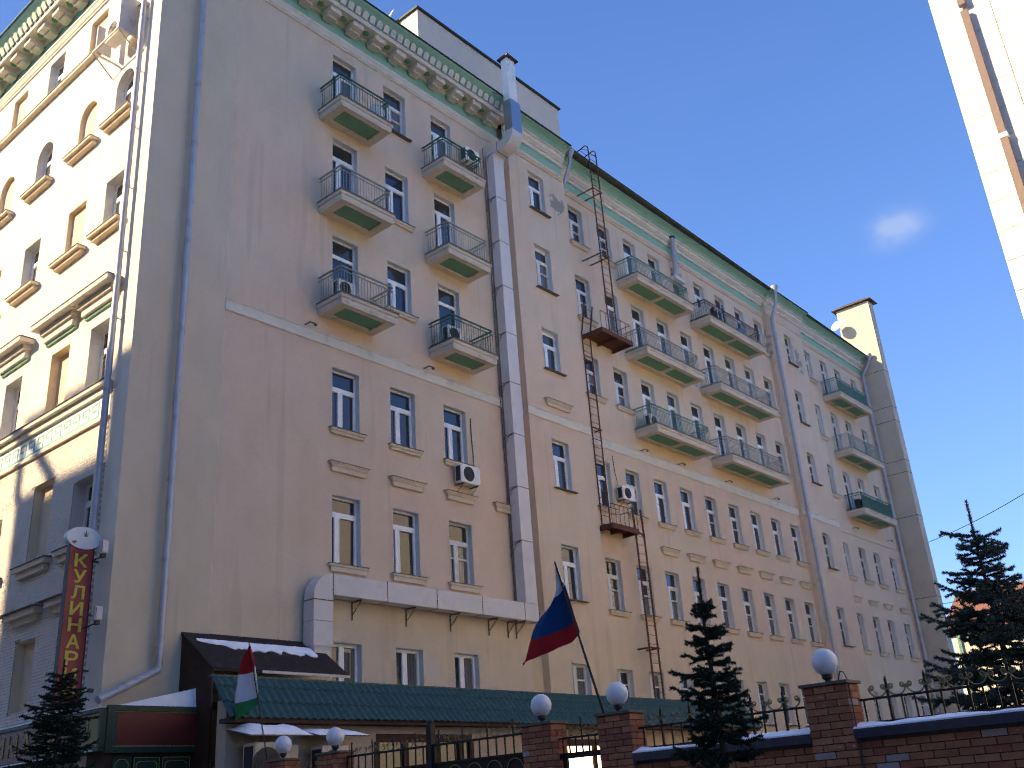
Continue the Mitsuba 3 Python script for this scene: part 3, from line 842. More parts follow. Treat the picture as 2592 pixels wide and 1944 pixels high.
v = np.vstack([np.c_[c + (v0 - c) * 1.02, [5.778] * 4], np.c_[c + (v0 - c) * 0.80, [5.66] * 4], np.c_[c + (v0 - c) * 0.76, [5.45] * 4]])
q = []
for s in range(2):
    for i in range(4):
        q.append([s * 4 + i, s * 4 + (i + 1) % 4, s * 4 + 4 + (i + 1) % 4, s * 4 + 4 + i])
q.append([0, 1, 2, 3]); q.append([8, 9, 10, 11]); q = np.array(q)
part(VD, "outlet", trimesh.Trimesh(v, np.vstack([q[:, [0, 1, 2]], q[:, [0, 2, 3]]]), process=False), "duct_metal")
# brackets below the horizontal run
for x in (6.9, 8.9, 10.7, 12.4, 13.3, 13.7):
    part(VD, "bracket", cat([bx(x, x + 0.03, -0.42, 0, 7.06, 7.095), bar((x + 0.015, -0.40, 7.07), (x + 0.015, -0.01, 6.72), 0.025), bx(x, x + 0.03, -0.03, 0, 6.6, 7.06)]), "flashing")
# upper elbow swings out to clear the eaves
t = np.linspace(0, 1, 13)


def bend(p0, p1, p2, w, d):
    ps = np.array([(1 - s) ** 2 * np.array(p0) + 2 * s * (1 - s) * np.array(p1) + s * s * np.array(p2) for s in t])
    tg = np.gradient(ps, axis=0); tg /= np.linalg.norm(tg, axis=1, keepdims=True)
    nrm = np.stack([np.zeros(len(ps)), -tg[:, 2], tg[:, 1]], 1)
    v = np.vstack([[p + nn * s * d / 2 + np.array([u * w / 2, 0, 0]) for s, u in ((1, -1), (1, 1), (-1, 1), (-1, -1))] for p, nn in zip(ps, nrm)])
    q = np.array([[4 * i + k, 4 * i + (k + 1) % 4, 4 * i + 4 + (k + 1) % 4, 4 * i + 4 + k] for i in range(len(ps) - 1) for k in range(4)] + [[0, 1, 2, 3], [4 * len(ps) - 4 + k for k in range(4)]])
    return trimesh.Trimesh(v, np.vstack([q[:, [0, 1, 2]], q[:, [0, 2, 3]]]), process=False)


part(VD, "elbow", bend((14.03, -0.305, 24.72), (14.03, -0.30, 25.22), (14.03, -0.72, 25.18), 0.60, 0.39), "duct_metal", 40)
part(VD, "elbow", bend((14.03, -0.70, 25.18), (14.03, -1.36, 25.12), (14.03, -1.36, 25.66), 0.60, 0.39), "duct_metal", 40)
part(VD, "seam", bx(13.72, 14.34, -0.72, -0.70, 24.96, 25.40), "duct_seam")
duct_box(13.74, 14.32, -1.555, -1.165, 25.60, 27.05, "blue_metal", "blue_section")
duct_box(13.80, 14.27, -1.50, -1.18, 27.05, 29.25, "sign_white", "stack")
vv = np.array([[13.70, -1.62, 29.18], [14.38, -1.62, 29.18], [14.38, -1.06, 29.18], [13.70, -1.06, 29.18], [14.04, -1.34, 29.62]])
part(VD, "cowl", trimesh.Trimesh(np.vstack([vv, vv - [0, 0, 0.05]]), np.array([[0, 1, 4], [1, 2, 4], [2, 3, 4], [3, 0, 4], [5, 6, 7], [5, 7, 8], [0, 1, 6], [0, 6, 5], [1, 2, 7], [1, 7, 6], [2, 3, 8], [2, 8, 7], [3, 0, 5], [3, 5, 8]]), process=False), "cap_brown")
part(VD, "stay", cat([tube([(13.72, -1.3, 27.2), (13.3, -0.8, 27.62)], 0.012, 5)]), "flashing")

# flue of galvanised pipe by the first balcony of the long wing
FL = thing("metal_flue", "galvanised flue pipe rising over the mint frieze from a boarded window of the top floor", "flue")
part(FL, "pipe", tube([(27.55, 0.05, 24.95), (27.55, -0.1, 25.2), (27.55, -0.12, 27.05)], 0.135, 14), "zinc", 50)
part(FL, "collar", cat([tube([(27.55, -0.12, z), (27.55, -0.12, z + 0.04)], 0.15, 14) for z in (25.6, 26.3)]), "zinc")
part(FL, "cap", tube([(27.55, -0.12, 27.05), (27.55, -0.12, 27.13)], 0.17, 14), "plastic_dark")
part(FL, "hood", bx(27.42, 28.3, -0.10, 0.35, 24.80, 25.02), "duct_metal")

# ------------------------------------------------------------------ fire ladder
FE = thing("fire_escape", "rusty iron fire ladder in three flights with two small landings on the yard side", "fire escape")


def ladder(x0, x1, y, z0, z1, y2=None, w=0.05, step=0.34, top_arch=False):
    y2 = y if y2 is None else y2
    f = lambda z: y + (y2 - y) * (z - z0) / (z1 - z0)
    for x in (x0, x1):
        part(FE, "stringer", bar((x, y, z0), (x, y2, z1), w), "rust")
    z = z0 + 0.2
    while z < z1 - 0.05:
        part(FE, "rung", tube([(x0, f(z), z), (x1, f(z), z)], 0.011, 5), "rust")
        z += step


ladder(20.02, 20.58, -0.76, 19.05, 28.15)
ladder(19.03, 19.58, -0.06, 11.0, 19.2)
for x in (19.03, 19.58):
    part(FE, "stringer", bar((x, -0.08, 19.2), (x - 0.24, -0.50, 20.25), 0.06), "rust")
part(FE, "rung", tube([(18.85, -0.43, 20.05), (19.37, -0.43, 20.05)], 0.011, 5), "rust")
part(FE, "rung", tube([(18.92, -0.30, 19.75), (19.46, -0.30, 19.75)], 0.011, 5), "rust")
ladder(20.84, 21.40, -0.32, 2.6, 11.05, w=0.062)
for x in (20.84, 21.40):
    part(FE, "stringer", bar((x, -0.32, 11.05), (x - 0.28, -0.46, 12.0), 0.07), "rust")
# gooseneck over the eaves
for x in (20.02, 20.58):
    part(FE, "gooseneck", tube([(x, -0.76, 28.1), (x, -0.74, 28.38), (x, -0.62, 28.5), (x, -0.2, 28.42), (x, 0.35, 28.2)], 0.025, 6), "rust")
    part(FE, "gooseneck_brace", tube([(x, -0.74, 28.2), (x, -0.35, 28.44)], 0.012, 5), "rust")
part(FE, "gooseneck_tie", tube([(20.02, -0.3, 28.42), (20.58, -0.3, 28.42)], 0.012, 5), "rust")
# wall brackets
for (x0, x1, y, z) in ((20.02, 20.58, -0.76, 26.2), (20.02, 20.58, -0.76, 22.95), (19.03, 19.58, -0.06, 15.05), (20.84, 21.40, -0.32, 6.75)):
    for x in (x0, x1):
        part(FE, "wall_arm", bar((x, y + 0.0, z), (x, 0.2, z), 0.05), "rust")
    part(FE, "cross_bar", bar((x0 - 0.05, y - 0.03, z), (x1 + 0.08, y - 0.03, z), 0.045), "rust")
# landings
for (x0, x1, yf, z, arms) in ((19.35, 21.52, -0.86, 19.22, True), (19.03, 20.76, -0.55, 11.14, False)):
    key = part(FE, "landing", None, None)
    part(key, "deck", cat([bx(x0, x1, yf, 0.2, z - 0.03, z), bx(x0, x1, yf, yf + 0.05, z - 0.20, z - 0.032), bx(x0, x0 + 0.05, yf + 0.052, 0.2, z - 0.20, z - 0.032), bx(x1 - 0.05, x1, yf + 0.052, 0.2, z - 0.20, z - 0.032), bx((x0 + x1) / 2, (x0 + x1) / 2 + 0.05, yf + 0.052, 0.2, z - 0.18, z - 0.032)]), "rust")
    rr = []
    rx0 = x0 + (0.0 if not arms else 0.0)
    rr += [tube([(x0 + 0.02, yf + 0.03, z + 0.75), (x1 - 0.03, yf + 0.03, z + 0.75), (x1 - 0.03, 0.2, z + 0.75)], 0.018, 5)]
    n = 7
    for i in range(n):
        x = x0 + 0.02 + (x1 - x0 - 0.05) * i / (n - 1)
        rr.append(tube([(x, yf + 0.03, z), (x, yf + 0.03, z + 0.75)], 0.011, 5))
    part(key, "guard_rail", cat(rr), "rust")
part(FE, "step", bar((20.76, -0.5, 11.05), (21.42, -0.32, 11.0), 0.07), "rust")


# ------------------------------------------------------------------ air conditioners
def fan_disc(c, r, axis, n=24):
    """dark round grille with rings, facing axis -y or -x"""
    ms = [trimesh.creation.cylinder(r, 0.012, sections=n)]
    for k in range(1, 5):
        ms.append(trimesh.creation.annulus(r * k / 5 - 0.004, r * k / 5 + 0.004, 0.03, sections=n))
    m = cat(ms)
    v = np.array(m.vertices)
    v = np.stack([v[:, 0], v[:, 2], v[:, 1]], 1) if axis == "y" else np.stack([v[:, 2], v[:, 0], v[:, 1]], 1)
    return trimesh.Trimesh(v + np.array(c), m.faces, process=False)


def aircon(label, x0, x1, yf, yb, z0, z1, group=None, bracket=True, bm="plastic_white", wall_y=None, fan_side=0.62):
    key = thing("air_conditioner", label, "air conditioner", group)
    e = 0.012
    m = bx(x0, x1, yf, yb, z0, z1)
    part(key, "casing", cat([bx(x0, x1, yf + e, yb - e, z0 + e, z1 - e), bx(x0 + e, x1 - e, yf, yb, z0 + e, z1 - e), bx(x0 + e, x1 - e, yf + e, yb - e, z0, z1)]), bm)
    h = z1 - z0
    part(key, "fan_grille", fan_disc((x0 + (x1 - x0) * (1 - fan_side) + 0.02, yf - 0.004, (z0 + z1) / 2), h * 0.40, "y"), "plastic_dark")
    part(key, "side_grille", bx(x0 - 0.004, x0, yf + 0.05, yb - 0.05, z0 + 0.06, z1 - 0.06), "plastic_dark")
    if bracket:
        wy = yb if wall_y is None else wall_y
        part(key, "bracket", cat([bx(x0 + 0.1, x0 + 0.13, yf, wy, z0 - 0.04, z0 - 0.002), bx(x1 - 0.13, x1 - 0.1, yf, wy, z0 - 0.04, z0 - 0.002), bar((x0 + 0.115, yf + 0.05, z0 - 0.04), (x0 + 0.115, wy, z0 - 0.30), 0.02), bar((x1 - 0.115, yf + 0.05, z0 - 0.04), (x1 - 0.115, wy, z0 - 0.30), 0.02)]), "flashing")
    return key


k_ = aircon("white wall air conditioner with black cable above it, left of the tall duct", 11.14, 12.02, -0.38, -0.08, 11.25, 11.86, wall_y=0.0)
part(k_, "cable", tube([(12.10, -0.02, 13.72), (12.09, -0.03, 13.0), (12.13, -0.03, 12.4), (12.05, -0.1, 11.86)], 0.016, 5), "wire")
k_ = aircon("white air conditioner with thin pipe above it, hung right beside the fire ladder", 20.52, 21.36, -0.17, 0.12, 12.42, 12.96, wall_y=0.2)
part(k_, "cable", tube([(20.58, 0.18, 14.28), (20.62, 0.17, 13.6), (20.68, 0.12, 12.96)], 0.012, 5), "wire")
aircon("grey air conditioner standing on wall brackets inside the top right balcony of the corner block", 12.30, 13.05, -0.38, -0.08, 24.10, 24.70, wall_y=0.0)
aircon("air conditioner behind the left rail of the lowest right balcony of the corner block", 10.42, 11.1, -0.80, -0.50, 15.85, 16.40, bracket=False)
aircon("air conditioner behind the left rail of the lowest left balcony of the corner block", 5.80, 6.45, -0.80, -0.50, 15.85, 16.40, bracket=False)
aircon("air conditioner standing on the lowest left balcony of the long wing", 22.80, 23.5, -0.45, -0.15, 15.92, 16.45, bracket=False)
aircon("dark air conditioner standing on the lowest balcony at the far end", 43.9, 44.6, -0.55, -0.25, 15.98, 16.5, bracket=False, bm="plastic_dark")
# street side unit under the attic ledge
k_ = thing("air_conditioner", "weathered air conditioner on a sheet metal frame under the attic ledge of the street side", "air conditioner")
part(k_, "casing", bx(-0.62, -0.28, 1.12, 2.0, 22.95, 23.55), "plastic_white")
part(k_, "fan_grille", fan_disc((-0.625, 1.6, 23.25), 0.24, "x"), "plastic_dark")
part(k_, "frame", cat([bx(-0.72, 0, 1.05, 1.09, 22.86, 22.92), bx(-0.72, 0, 2.5, 2.54, 22.86, 22.92), bx(-0.72, -0.68, 1.05, 2.54, 22.86, 22.92), bar((-0.70, 1.07, 22.88), (-0.02, 1.07, 22.3), 0.04), bar((-0.70, 2.52, 22.88), (-0.02, 2.52, 22.3), 0.04)]), "slab_paint")
part(k_, "side_sheet", cat([bx(-0.68, -0.10, 1.10, 1.115, 22.93, 24.25), bx(-0.66, -0.2, 2.42, 2.435, 22.93, 23.9)]), "zinc")


# ------------------------------------------------------------------ satellite dishes
def dish(label, c, r, aim, mast=None):
    key = thing("satellite_dish", label, "satellite dish")
    n = 20
    prof = [(0.0, 0.0)] + [(r * s, 0.22 * r * s * s) for s in np.linspace(0.15, 1, 8)] + [(r, 0.22 * r + 0.01)] + [(r * s, 0.22 * r * s * s + 0.012) for s in np.linspace(1, 0.15, 8)] + [(0.0, 0.012)]
    m = trimesh.creation.revolve(np.array(prof), sections=n)
    aim = np.array(aim, float); aim /= np.linalg.norm(aim)
    m.apply_transform(trimesh.geometry.align_vectors([0, 0, 1], aim)); m.apply_translation(c)
    part(key, "reflector", m, "sign_white", 40)
    c = np.array(c); tip = c + aim * r * 0.9
    part(key, "feed_arm", cat([tube([c - np.array([0, 0, r * 0.9]) + aim * 0.2 * r, tip], 0.014, 5), sphere(tip, 0.04, 6)]), "zinc")
    m_ = mast if mast is not None else c - np.array([0, 0, 1.2])
    part(key, "mast", tube([c, c - aim * 0.12, m_], 0.025, 6), "zinc")


dish("round white dish on the roof in front of the rooftop house", (10.75, 1.9, 31.35), 0.36, (-1, 0.25, 0.45), (10.8, 1.95, 29.0))
dish("white dish on the side of the tall shaft", (50.35, 0.85, 30.05), 0.42, (-1, 0.25, 0.45), (50.98, 0.8, 29.9))
dish("weathered dish behind the railing of the topmost left balcony", (7.42, -0.80, 23.3), 0.29, (0.55, 0.75, 0.35), (7.4, -0.82, 22.9))

# clutter on the black railed balcony
k_ = thing("balcony_screen", "white slatted screen tied inside the black railing of the long wing", "screen")
for i in range(8):
    part(k_, "slat", bx(28.80, 28.82, -0.66 + i * 0.1, -0.58 + i * 0.1, 23.02, 23.55), "plastic_white")
thing("storage_tub", "blue grey tub behind the black balcony railing", "tub", mesh=lathe((32.6, -0.35, 22.93), [(0, 0), (0.24, 0), (0.28, 0.1), (0.30, 0.55), (0.27, 0.62), (0, 0.62)], 16), mat="blue_metal", smooth=40)
thing("plank_bundle", "bundle of brown boards leaning behind the black balcony railing", "boards", mesh=cat([bx(29.6 + i * 0.14, 29.7 + i * 0.14, -0.55, -0.50, 22.93, 23.7 + 0.1 * (i % 3)) for i in range(5)] + [bx(31.0, 31.08, -0.5, -0.45, 22.93, 24.4)]), mat="timber_dark")

# ------------------------------------------------------------------ lean-to over the yard door
LT = thing("lean_to", "dark brown lean-to with a strip of snow on its roof, behind the green tiles", "shed")
x0, x1 = 1.78, 5.66
v = np.array([[x0, 0.0, 5.92], [x1, 0.0, 5.92], [x1, -1.36, 4.93], [x0, -1.36, 4.93]])
v = np.vstack([v, v - [0, 0, 0.07]])
q = np.array([[0, 1, 2, 3], [4, 5, 6, 7], [0, 1, 5, 4], [1, 2, 6, 5], [2, 3, 7, 6], [3, 0, 4, 7]])
part(LT, "roof", trimesh.Trimesh(v, np.vstack([q[:, [0, 1, 2]], q[:, [0, 2, 3]]]), process=False), "shingle_brown")
part(LT, "eave_strip", cat([bx(x0 + 1.3, x1 + 0.01, -1.385, -1.362, 4.86, 4.925)]), "zinc")
poly = sg.Polygon([(0.0, 0.1), (0.0, 5.84), (-1.3, 4.90), (-1.3, 0.1)])
part(LT, "side_wall", extr(poly, 0.05, lambda v: np.stack([x0 + 0.03 + v[:, 2], v[:, 0], v[:, 1]], 1)), "timber_dark")
part(LT, "front_wall", cat([bx(2.2, 5.1, -1.15, -1.10, 0.1, 4.82)]), "annex_wall")
# snow lying along the roof
ys, nn = [], 40
edge_t = [(2.0 + 3.25 * i / nn, -0.30 - 0.05 * meshkit.fbm(np.array([i * 0.35, 0, 0]))) for i in range(nn + 1)]
edge_b = [(2.0 + 3.25 * i / nn, -0.36 - 0.26 * min(1, i / 14) * (0.55 + 0.9 * meshkit.fbm(np.array([i * 0.5, 5.0, 0]), 3))) for i in range(nn + 1)]
poly = sg.Polygon(edge_t + edge_b[::-1]).buffer(0)
part(LT, "snow_strip", extr(poly, 0.035, lambda v: np.stack([v[:, 0], v[:, 1], 5.925 + v[:, 1] * 0.728 + v[:, 2]], 1)), "snow")

# ------------------------------------------------------------------ annex with green tile mansard
AN = thing("annex", "low yard annex with a steep dark green tiled roof edge", "building")
yw, ye, yr, zr, ze = -4.0, -4.34, -3.72, 4.36, 3.56
holes = [sg.box(4.15, 1.2, 7.1, 3.24), sg.box(10.25, 1.2, 12.3, 3.14)]
poly = sg.box(0.40, 0, 20.6, 3.9).difference(unary_union(holes))
part(AN, "wall", extr(poly, 0.3, lambda v: np.stack([v[:, 0], yw + v[:, 2], v[:, 1]], 1)), "annex_wall")
part(AN, "end_wall", bx(20.3, 20.6, yw + 0.3, 0.2, 0, 4.2), "annex_wall")
part(AN, "end_wall", extr(sg.Polygon([(0.42, yw + 0.302), (0.70, yw + 0.302), (2.60, -0.86), (2.30, -0.86)]), 4.2, lambda v: v), "annex_wall")
part(AN, "flat_roof", bx(2.65, 20.7, yr + 0.11, 0.19, 4.22, 4.34), "roof_metal")
part(AN, "eave_board", bx(0.25, 20.75, ye + 0.02, yw, ze - 0.10, ze - 0.02), "timber_dark")
# tiles: profiled rows, each tile its own piece
NT = 109
pitch = 20.55 / NT
nv = np.array([0, -(zr - ze), -(yr - ye)]) ; nv = np.array([0, -0.79, 0.62]); nv /= np.linalg.norm(nv)
dn = np.array([0, ye - yr, ze - zr]); L = np.linalg.norm(dn); dn /= L
rows = [(0.0, 0.26), (0.24, 0.66), (0.64, L + 0.03)]
prof = [(0.0, 0.0), (0.16, 0.012), (0.30, 0.034), (0.45, 0.046), (0.60, 0.034), (0.74, 0.012), (1.0, 0.0)]
count = 0
extra = []
for (s0, s1) in rows[::-1]:
    for i in range(NT):
        xa = 0.22 + i * pitch
        vs = []
        for s, lift in ((s0, 0.0), (s1 - 0.05, 0.018), (s1, 0.022)):
            for u, h in prof:
                P = np.array([0, yr, zr]) + dn * s + nv * (h + lift * 1.0 + (0.0 if s < s1 - 0.01 else -0.006))
                vs.append([xa + u * pitch, P[1], P[2]])
        n = len(prof)
        for u, h in prof:
            P = np.array([0, yr, zr]) + dn * s1 + nv * (h - 0.012)
            vs.append([xa + u * pitch, P[1], P[2]])
        fs = []
        for r_ in range(3):
            for k in range(n - 1):
                a_, b_, c_, d_ = r_ * n + k, r_ * n + k + 1, (r_ + 1) * n + k + 1, (r_ + 1) * n + k
                fs += [[a_, b_, c_], [a_, c_, d_]]
        m = trimesh.Trimesh(np.array(vs), np.array(fs), process=False)
        if count < 300:
            part(AN, "tile", m, "green_tile")
        else:
            extra.append(m)
        count += 1
part(AN, "tile_rest", cat(extra), "green_tile", kind="stuff")
part(AN, "ridge_strip", bx(0.22, 20.77, yr - 0.02, yr + 0.10, zr, zr + 0.035), "green_tile")
# slate gable end strips
vv = [[20.77, yr, zr + 0.03], [20.77, ye - 0.05, ze - 0.03], [20.77, yr, ze - 0.03], [20.80, yr, zr + 0.03], [20.80, ye - 0.05, ze - 0.03], [20.80, yr, ze - 0.03]]
part(AN, "end_strip", trimesh.Trimesh(np.array(vv), np.array([[0, 1, 2], [3, 4, 5], [0, 1, 4], [0, 4, 3]]), process=False), "green_tile")


def annex_window(x0, x1, z0, z1, mull, glass_, lit=False):
    key = numbered(f"{AN}__window")
    fr = [bx(x0, x1, yw - 0.03, yw + 0.1, z1 - 0.10, z1 + 0.06), bx(x0, x1, yw - 0.02, yw + 0.1, z0, z0 + 0.08)]
    us = [x0] + mull + [x1]
    for u in us: fr.append(bx(u - 0.07, u + 0.07, yw - 0.016, yw + 0.1, z0 + 0.08, z1 - 0.10))
    part(key, "frame", cat(fr), "timber_dark")
    for a_, b_ in zip(us[:-1], us[1:]):
        m = bx(a_ + 0.07, b_ - 0.07, yw + 0.04, yw + 0.05, z0 + 0.08, z1 - 0.10)
        k2 = part(key, "pane", m, glass_)
        if lit:
            scene[k2]["emitter"] = {"type": "area", "radiance": rgb(0.34, 0.29, 0.17)}


annex_window(4.15, 7.1, 1.2, 3.24, [5.0, 6.0, 6.75], "glass_grey")
annex_window(10.25, 12.3, 1.2, 3.14, [11.9], "lit_pane", lit=True)
part(AN, "bench_board", bx(13.4, 15.6, yw - 0.25, yw, 2.35, 2.44), "timber_dark")

# snow canopies and outdoor units below the mansard
for i, (x0, x1) in enumerate(((0.42, 1.86), (2.02, 3.30))):
    key = thing("snow_canopy", ("snow covered sheet canopy over the left outdoor unit by the shop porch", "snow edged sheet canopy to the right of the thicker snowed one")[i], "canopy")
    y0, y1, za, zb = -4.02, -4.75, 3.36, 3.20
    v = np.array([[x0, y0, za], [x1, y0, za], [x1, y1, zb], [x0, y1, zb]]); v = np.vstack([v, v - [0, 0, 0.02]])
    q = np.array([[0, 1, 2, 3], [4, 5, 6, 7], [0, 1, 5, 4], [1, 2, 6, 5], [2, 3, 7, 6], [3, 0, 4, 7]])
    part(key, "sheet", trimesh.Trimesh(v, np.vstack([q[:, [0, 1, 2]], q[:, [0, 2, 3]]]), process=False), "flashing")
    nx, ny = 24, 8
    g = []
    for a_ in range(nx + 1):
        for b_ in range(ny + 1):
            s, t_ = a_ / nx, b_ / ny
            hgt = (0.13 if i == 0 else 0.05) * (0.4 + meshkit.fbm(np.array([s * 4 + i * 7, t_ * 2, 0]), 3)) * min(1, 6 * s + .2, 6 * (1 - s) + .2) * min(1, 4 * t_ + .3, 3 * (1 - t_) + .25)
            g.append([x0 + (x1 - x0) * s, y0 + (y1 - y0) * t_, za + (zb - za) * t_ + 0.004 + hgt])
    g = np.array(g); nb = len(g)
    fs = []
    for a_ in range(nx):
        for b_ in range(ny):
            i0 = a_ * (ny + 1) + b_
            fs += [[i0, i0 + 1, i0 + ny + 2], [i0, i0 + ny + 2, i0 + ny + 1]]
    base = g.copy(); base[:, 2] = za + (zb - za) * (y0 - g[:, 1]) / (y0 - y1) + 0.003
    rim = [a_ * (ny + 1) for a_ in range(nx + 1)] + [nx * (ny + 1) + b_ for b_ in range(1, ny + 1)] + [a_ * (ny + 1) + ny for a_ in range(nx - 1, -1, -1)] + [b_ for b_ in range(ny - 1, 0, -1)]
    for p_, q_ in zip(rim, rim[1:] + rim[:1]): fs += [[p_, q_, q_ + nb], [p_, q_ + nb, p_ + nb]]
    part(key, "snow", trimesh.Trimesh(np.vstack([g, base]), np.array(fs), process=False), "snow", 60)
aircon("large outdoor unit under the snow covered canopy", 0.62, 1.30, -4.62, -4.25, 2.25, 3.08, bm="slab_paint", wall_y=-4.0)
aircon("large outdoor unit under the second canopy", 2.20, 2.85, -4.62, -4.25, 2.25, 3.02, bm="slab_paint", wall_y=-4.0)
thing("utility_box", "pale grey electricity cabinet between the two outdoor units", "cabinet", mesh=cat([bx(1.42, 1.86, -4.3, -4.002, 2.1, 3.06), bx(1.44, 1.84, -4.315, -4.302, 2.12, 3.04)]), mat="slab_paint")

# ------------------------------------------------------------------ shop at the corner
SH = thing("shop_porch", "dark corner shop front with a large maroon panel framed in green", "shop front")
part(SH, "carcass", cat([bx(-0.22, 2.12, -0.74, -0.03, 0.13, 4.10)]), "timber_dark")
part(SH, "panel", bx(-0.10, 2.02, -0.79, -0.742, 3.36, 4.02), "sign_maroon")
part(SH, "panel_frame", cat([bx(-0.26, 2.14, -0.83, -0.743, 4.04, 4.15), bx(-0.26, 2.14, -0.83, -0.743, 3.22, 3.34), bx(-0.26, -0.12, -0.828, -0.743, 3.34, 4.04), bx(2.04, 2.14, -0.828, -0.743, 3.34, 4.04)]), "sign_green")
part(SH, "gold_border", cat([bx(-0.12, 2.04, -0.80, -0.79, 4.02, 4.04), bx(-0.12, 2.04, -0.80, -0.79, 3.34, 3.36), bx(-0.12, -0.10, -0.80, -0.79, 3.36, 4.02), bx(2.02, 2.04, -0.80, -0.79, 3.36, 4.02)]), "gold_line")
# door leaves with gilt outlines
part(SH, "door_leaf", cat([bx(0.40, 1.0, -0.78, -0.742, 0.15, 3.14), bx(1.05, 1.72, -0.78, -0.742, 0.15, 3.14), bx(-0.05, 0.36, -0.77, -0.742, 0.15, 3.14)]), "sign_green")


def outline(x0, x1, z0, z1, cut=0.06, y=-0.79, w=0.012):
    p = sg.Polygon([(x0, z0), (x1, z0), (x1, z1 - cut), (x1 - cut, z1), (x0 + cut, z1), (x0, z1 - cut)])
    return extr(p.difference(p.buffer(-w)), 0.012, lambda v: np.stack([v[:, 0], y + v[:, 2], v[:, 1]], 1))


part(SH, "gilt_outline", cat([outline(0.46, 0.94, 0.4, 3.06), outline(1.12, 1.64, 0.4, 3.06), outline(0.0, 0.30, 2.86, 3.10, 0.08, -0.782), outline(0.41, 0.99, 0.2, 3.135, 0.01), outline(1.06, 1.71, 0.2, 3.135, 0.01)]), "gold_line")
# white sheet wedge on top
vv = np.array([[-0.02, -0.76, 4.155], [1.96, -0.76, 4.155], [1.98, -0.70, 4.60], [-0.02, -0.70, 4.155], [1.96, -0.10, 4.155], [1.98, -0.10, 4.60]])
part(SH, "snowed_gusset", trimesh.Trimesh(vv, np.array([[0, 1, 2], [3, 5, 4], [1, 4, 5], [1, 5, 2], [0, 2, 5], [0, 5, 3], [0, 3, 4], [0, 4, 1]]), process=False), "snow")
# sign board along the street
SB = thing("shop_sign_board", "long maroon sign board with ochre letters and a leaf emblem over the corner shop", "sign")
part(SB, "board", bx(-0.36, -0.03, -0.72, 7.0, 3.34, 4.02), "sign_maroon")
part(SB, "emblem_field", bx(-0.372, -0.36, -0.68, 0.13, 3.36, 4.0), "sign_ochre")
part(SB, "frame", cat([bx(-0.40, -0.03, -0.78, 7.05, 4.022, 4.10), bx(-0.40, -0.03, -0.78, 7.05, 3.26, 3.338), bx(-0.40, -0.03, -0.80, -0.722, 3.338, 4.022)]), "sign_green")
part(SB, "snow_line", cat([bx(-0.395, -0.04, -0.7, 7.0, 4.102, 4.125), bx(-0.46, -0.402, -0.6, 7.0, 3.27, 3.29)]), "snow")


def leaf(c, s, n=5):
    """spray of pointed leaves, in local (u, w)"""
    ps = []
    for k in range(n):
        a_ = math.radians(-62 + 124 * k / (n - 1))
        l = s * (1.0 - 0.28 * abs(k - (n - 1) / 2))
        p = sg.Polygon([(0, 0), (0.10 * l, 0.4 * l), (0, l), (-0.10 * l, 0.4 * l)])
        ps.append(affinity.rotate(p, -math.degrees(a_), origin=(0, 0)))
    return affinity.translate(unary_union(ps), *c)


part(SB, "leaf_emblem", extr(leaf((0.28, 3.52), 0.34), 0.006, lambda v: np.stack([-0.373 - v[:, 2], -v[:, 0], v[:, 1]], 1)), "sign_green")
word = "КУЛИНАРИЯ"
for i, ch in enumerate(word):
    m = meshkit.text_mesh(ch, 0.44, 0.012, True)
    wv = np.array(m.vertices); w_ = wv[:, 0].max() - wv[:, 0].min()
    u = 6.0 - i * 0.655
    part(SB, "letter", trimesh.Trimesh(np.stack([-0.361 - wv[:, 2], u - (wv[:, 0] - wv[:, 0].min()) * 0.50 / w_, 3.46 + wv[:, 1]], 1), m.faces, process=False), "sign_ochre")
# projecting vertical sign
VS = thing("vertical_sign", "tall red projecting sign with yellow Cyrillic letters under a white oval", "sign")
sy, sx0, sx1 = 0.62, -0.74, -0.20
part(VS, "board", bx(sx0, sx1, sy - 0.06, sy + 0.06, 4.35, 7.72), "sign_red")
part(VS, "edge", cat([bx(sx0 - 0.02, sx0, sy - 0.07, sy + 0.07, 4.3, 7.75), bx(sx1, sx1 + 0.02, sy - 0.07, sy + 0.07, 4.3, 7.75), bx(sx0, sx1, sy - 0.068, sy + 0.068, 4.28, 4.35)]), "plastic_dark")
el = affinity.scale(sg.Point(0, 0).buffer(1, 32), 0.40, 0.255)
part(VS, "oval", extr(el, 0.16, lambda v: np.stack([-0.46 + v[:, 0], sy - 0.10 + v[:, 2], 7.90 + v[:, 1]], 1)), "sign_white")
part(VS, "leaf_emblem", extr(leaf((0.03, 0.03), 0.16), 0.006, lambda v: np.stack([-0.46 + v[:, 0], sy - 0.107 + v[:, 2], 7.90 + v[:, 1]], 1)), "leaf_green")
part(VS, "red_mark", extr(sg.Polygon([(-0.30, -0.11), (-0.20, -0.08), (-0.17, -0.12), (-0.22, -0.16)]), 0.006, lambda v: np.stack([-0.46 + v[:, 0], sy - 0.107 + v[:, 2], 7.90 + v[:, 1]], 1)), "sign_red")
for i, ch in enumerate(word):
    m = meshkit.text_mesh(ch, 0.285, 0.014, True)
    wv = np.array(m.vertices); w_ = wv[:, 0].max() - wv[:, 0].min()
    part(VS, "letter", trimesh.Trimesh(np.stack([(sx0 + sx1) / 2 + (wv[:, 0] - wv[:, 0].min() - w_ / 2) * 0.30 / w_, sy - 0.061 - wv[:, 2], 7.25 - i * 0.355 + wv[:, 1]], 1), m.faces, process=False), "sign_yellow")
part(VS, "wall_bracket", cat([bx(sx1, 0, sy - 0.02, sy + 0.02, z, z + 0.04) for z in (5.0, 6.2, 7.4)]), "flashing")
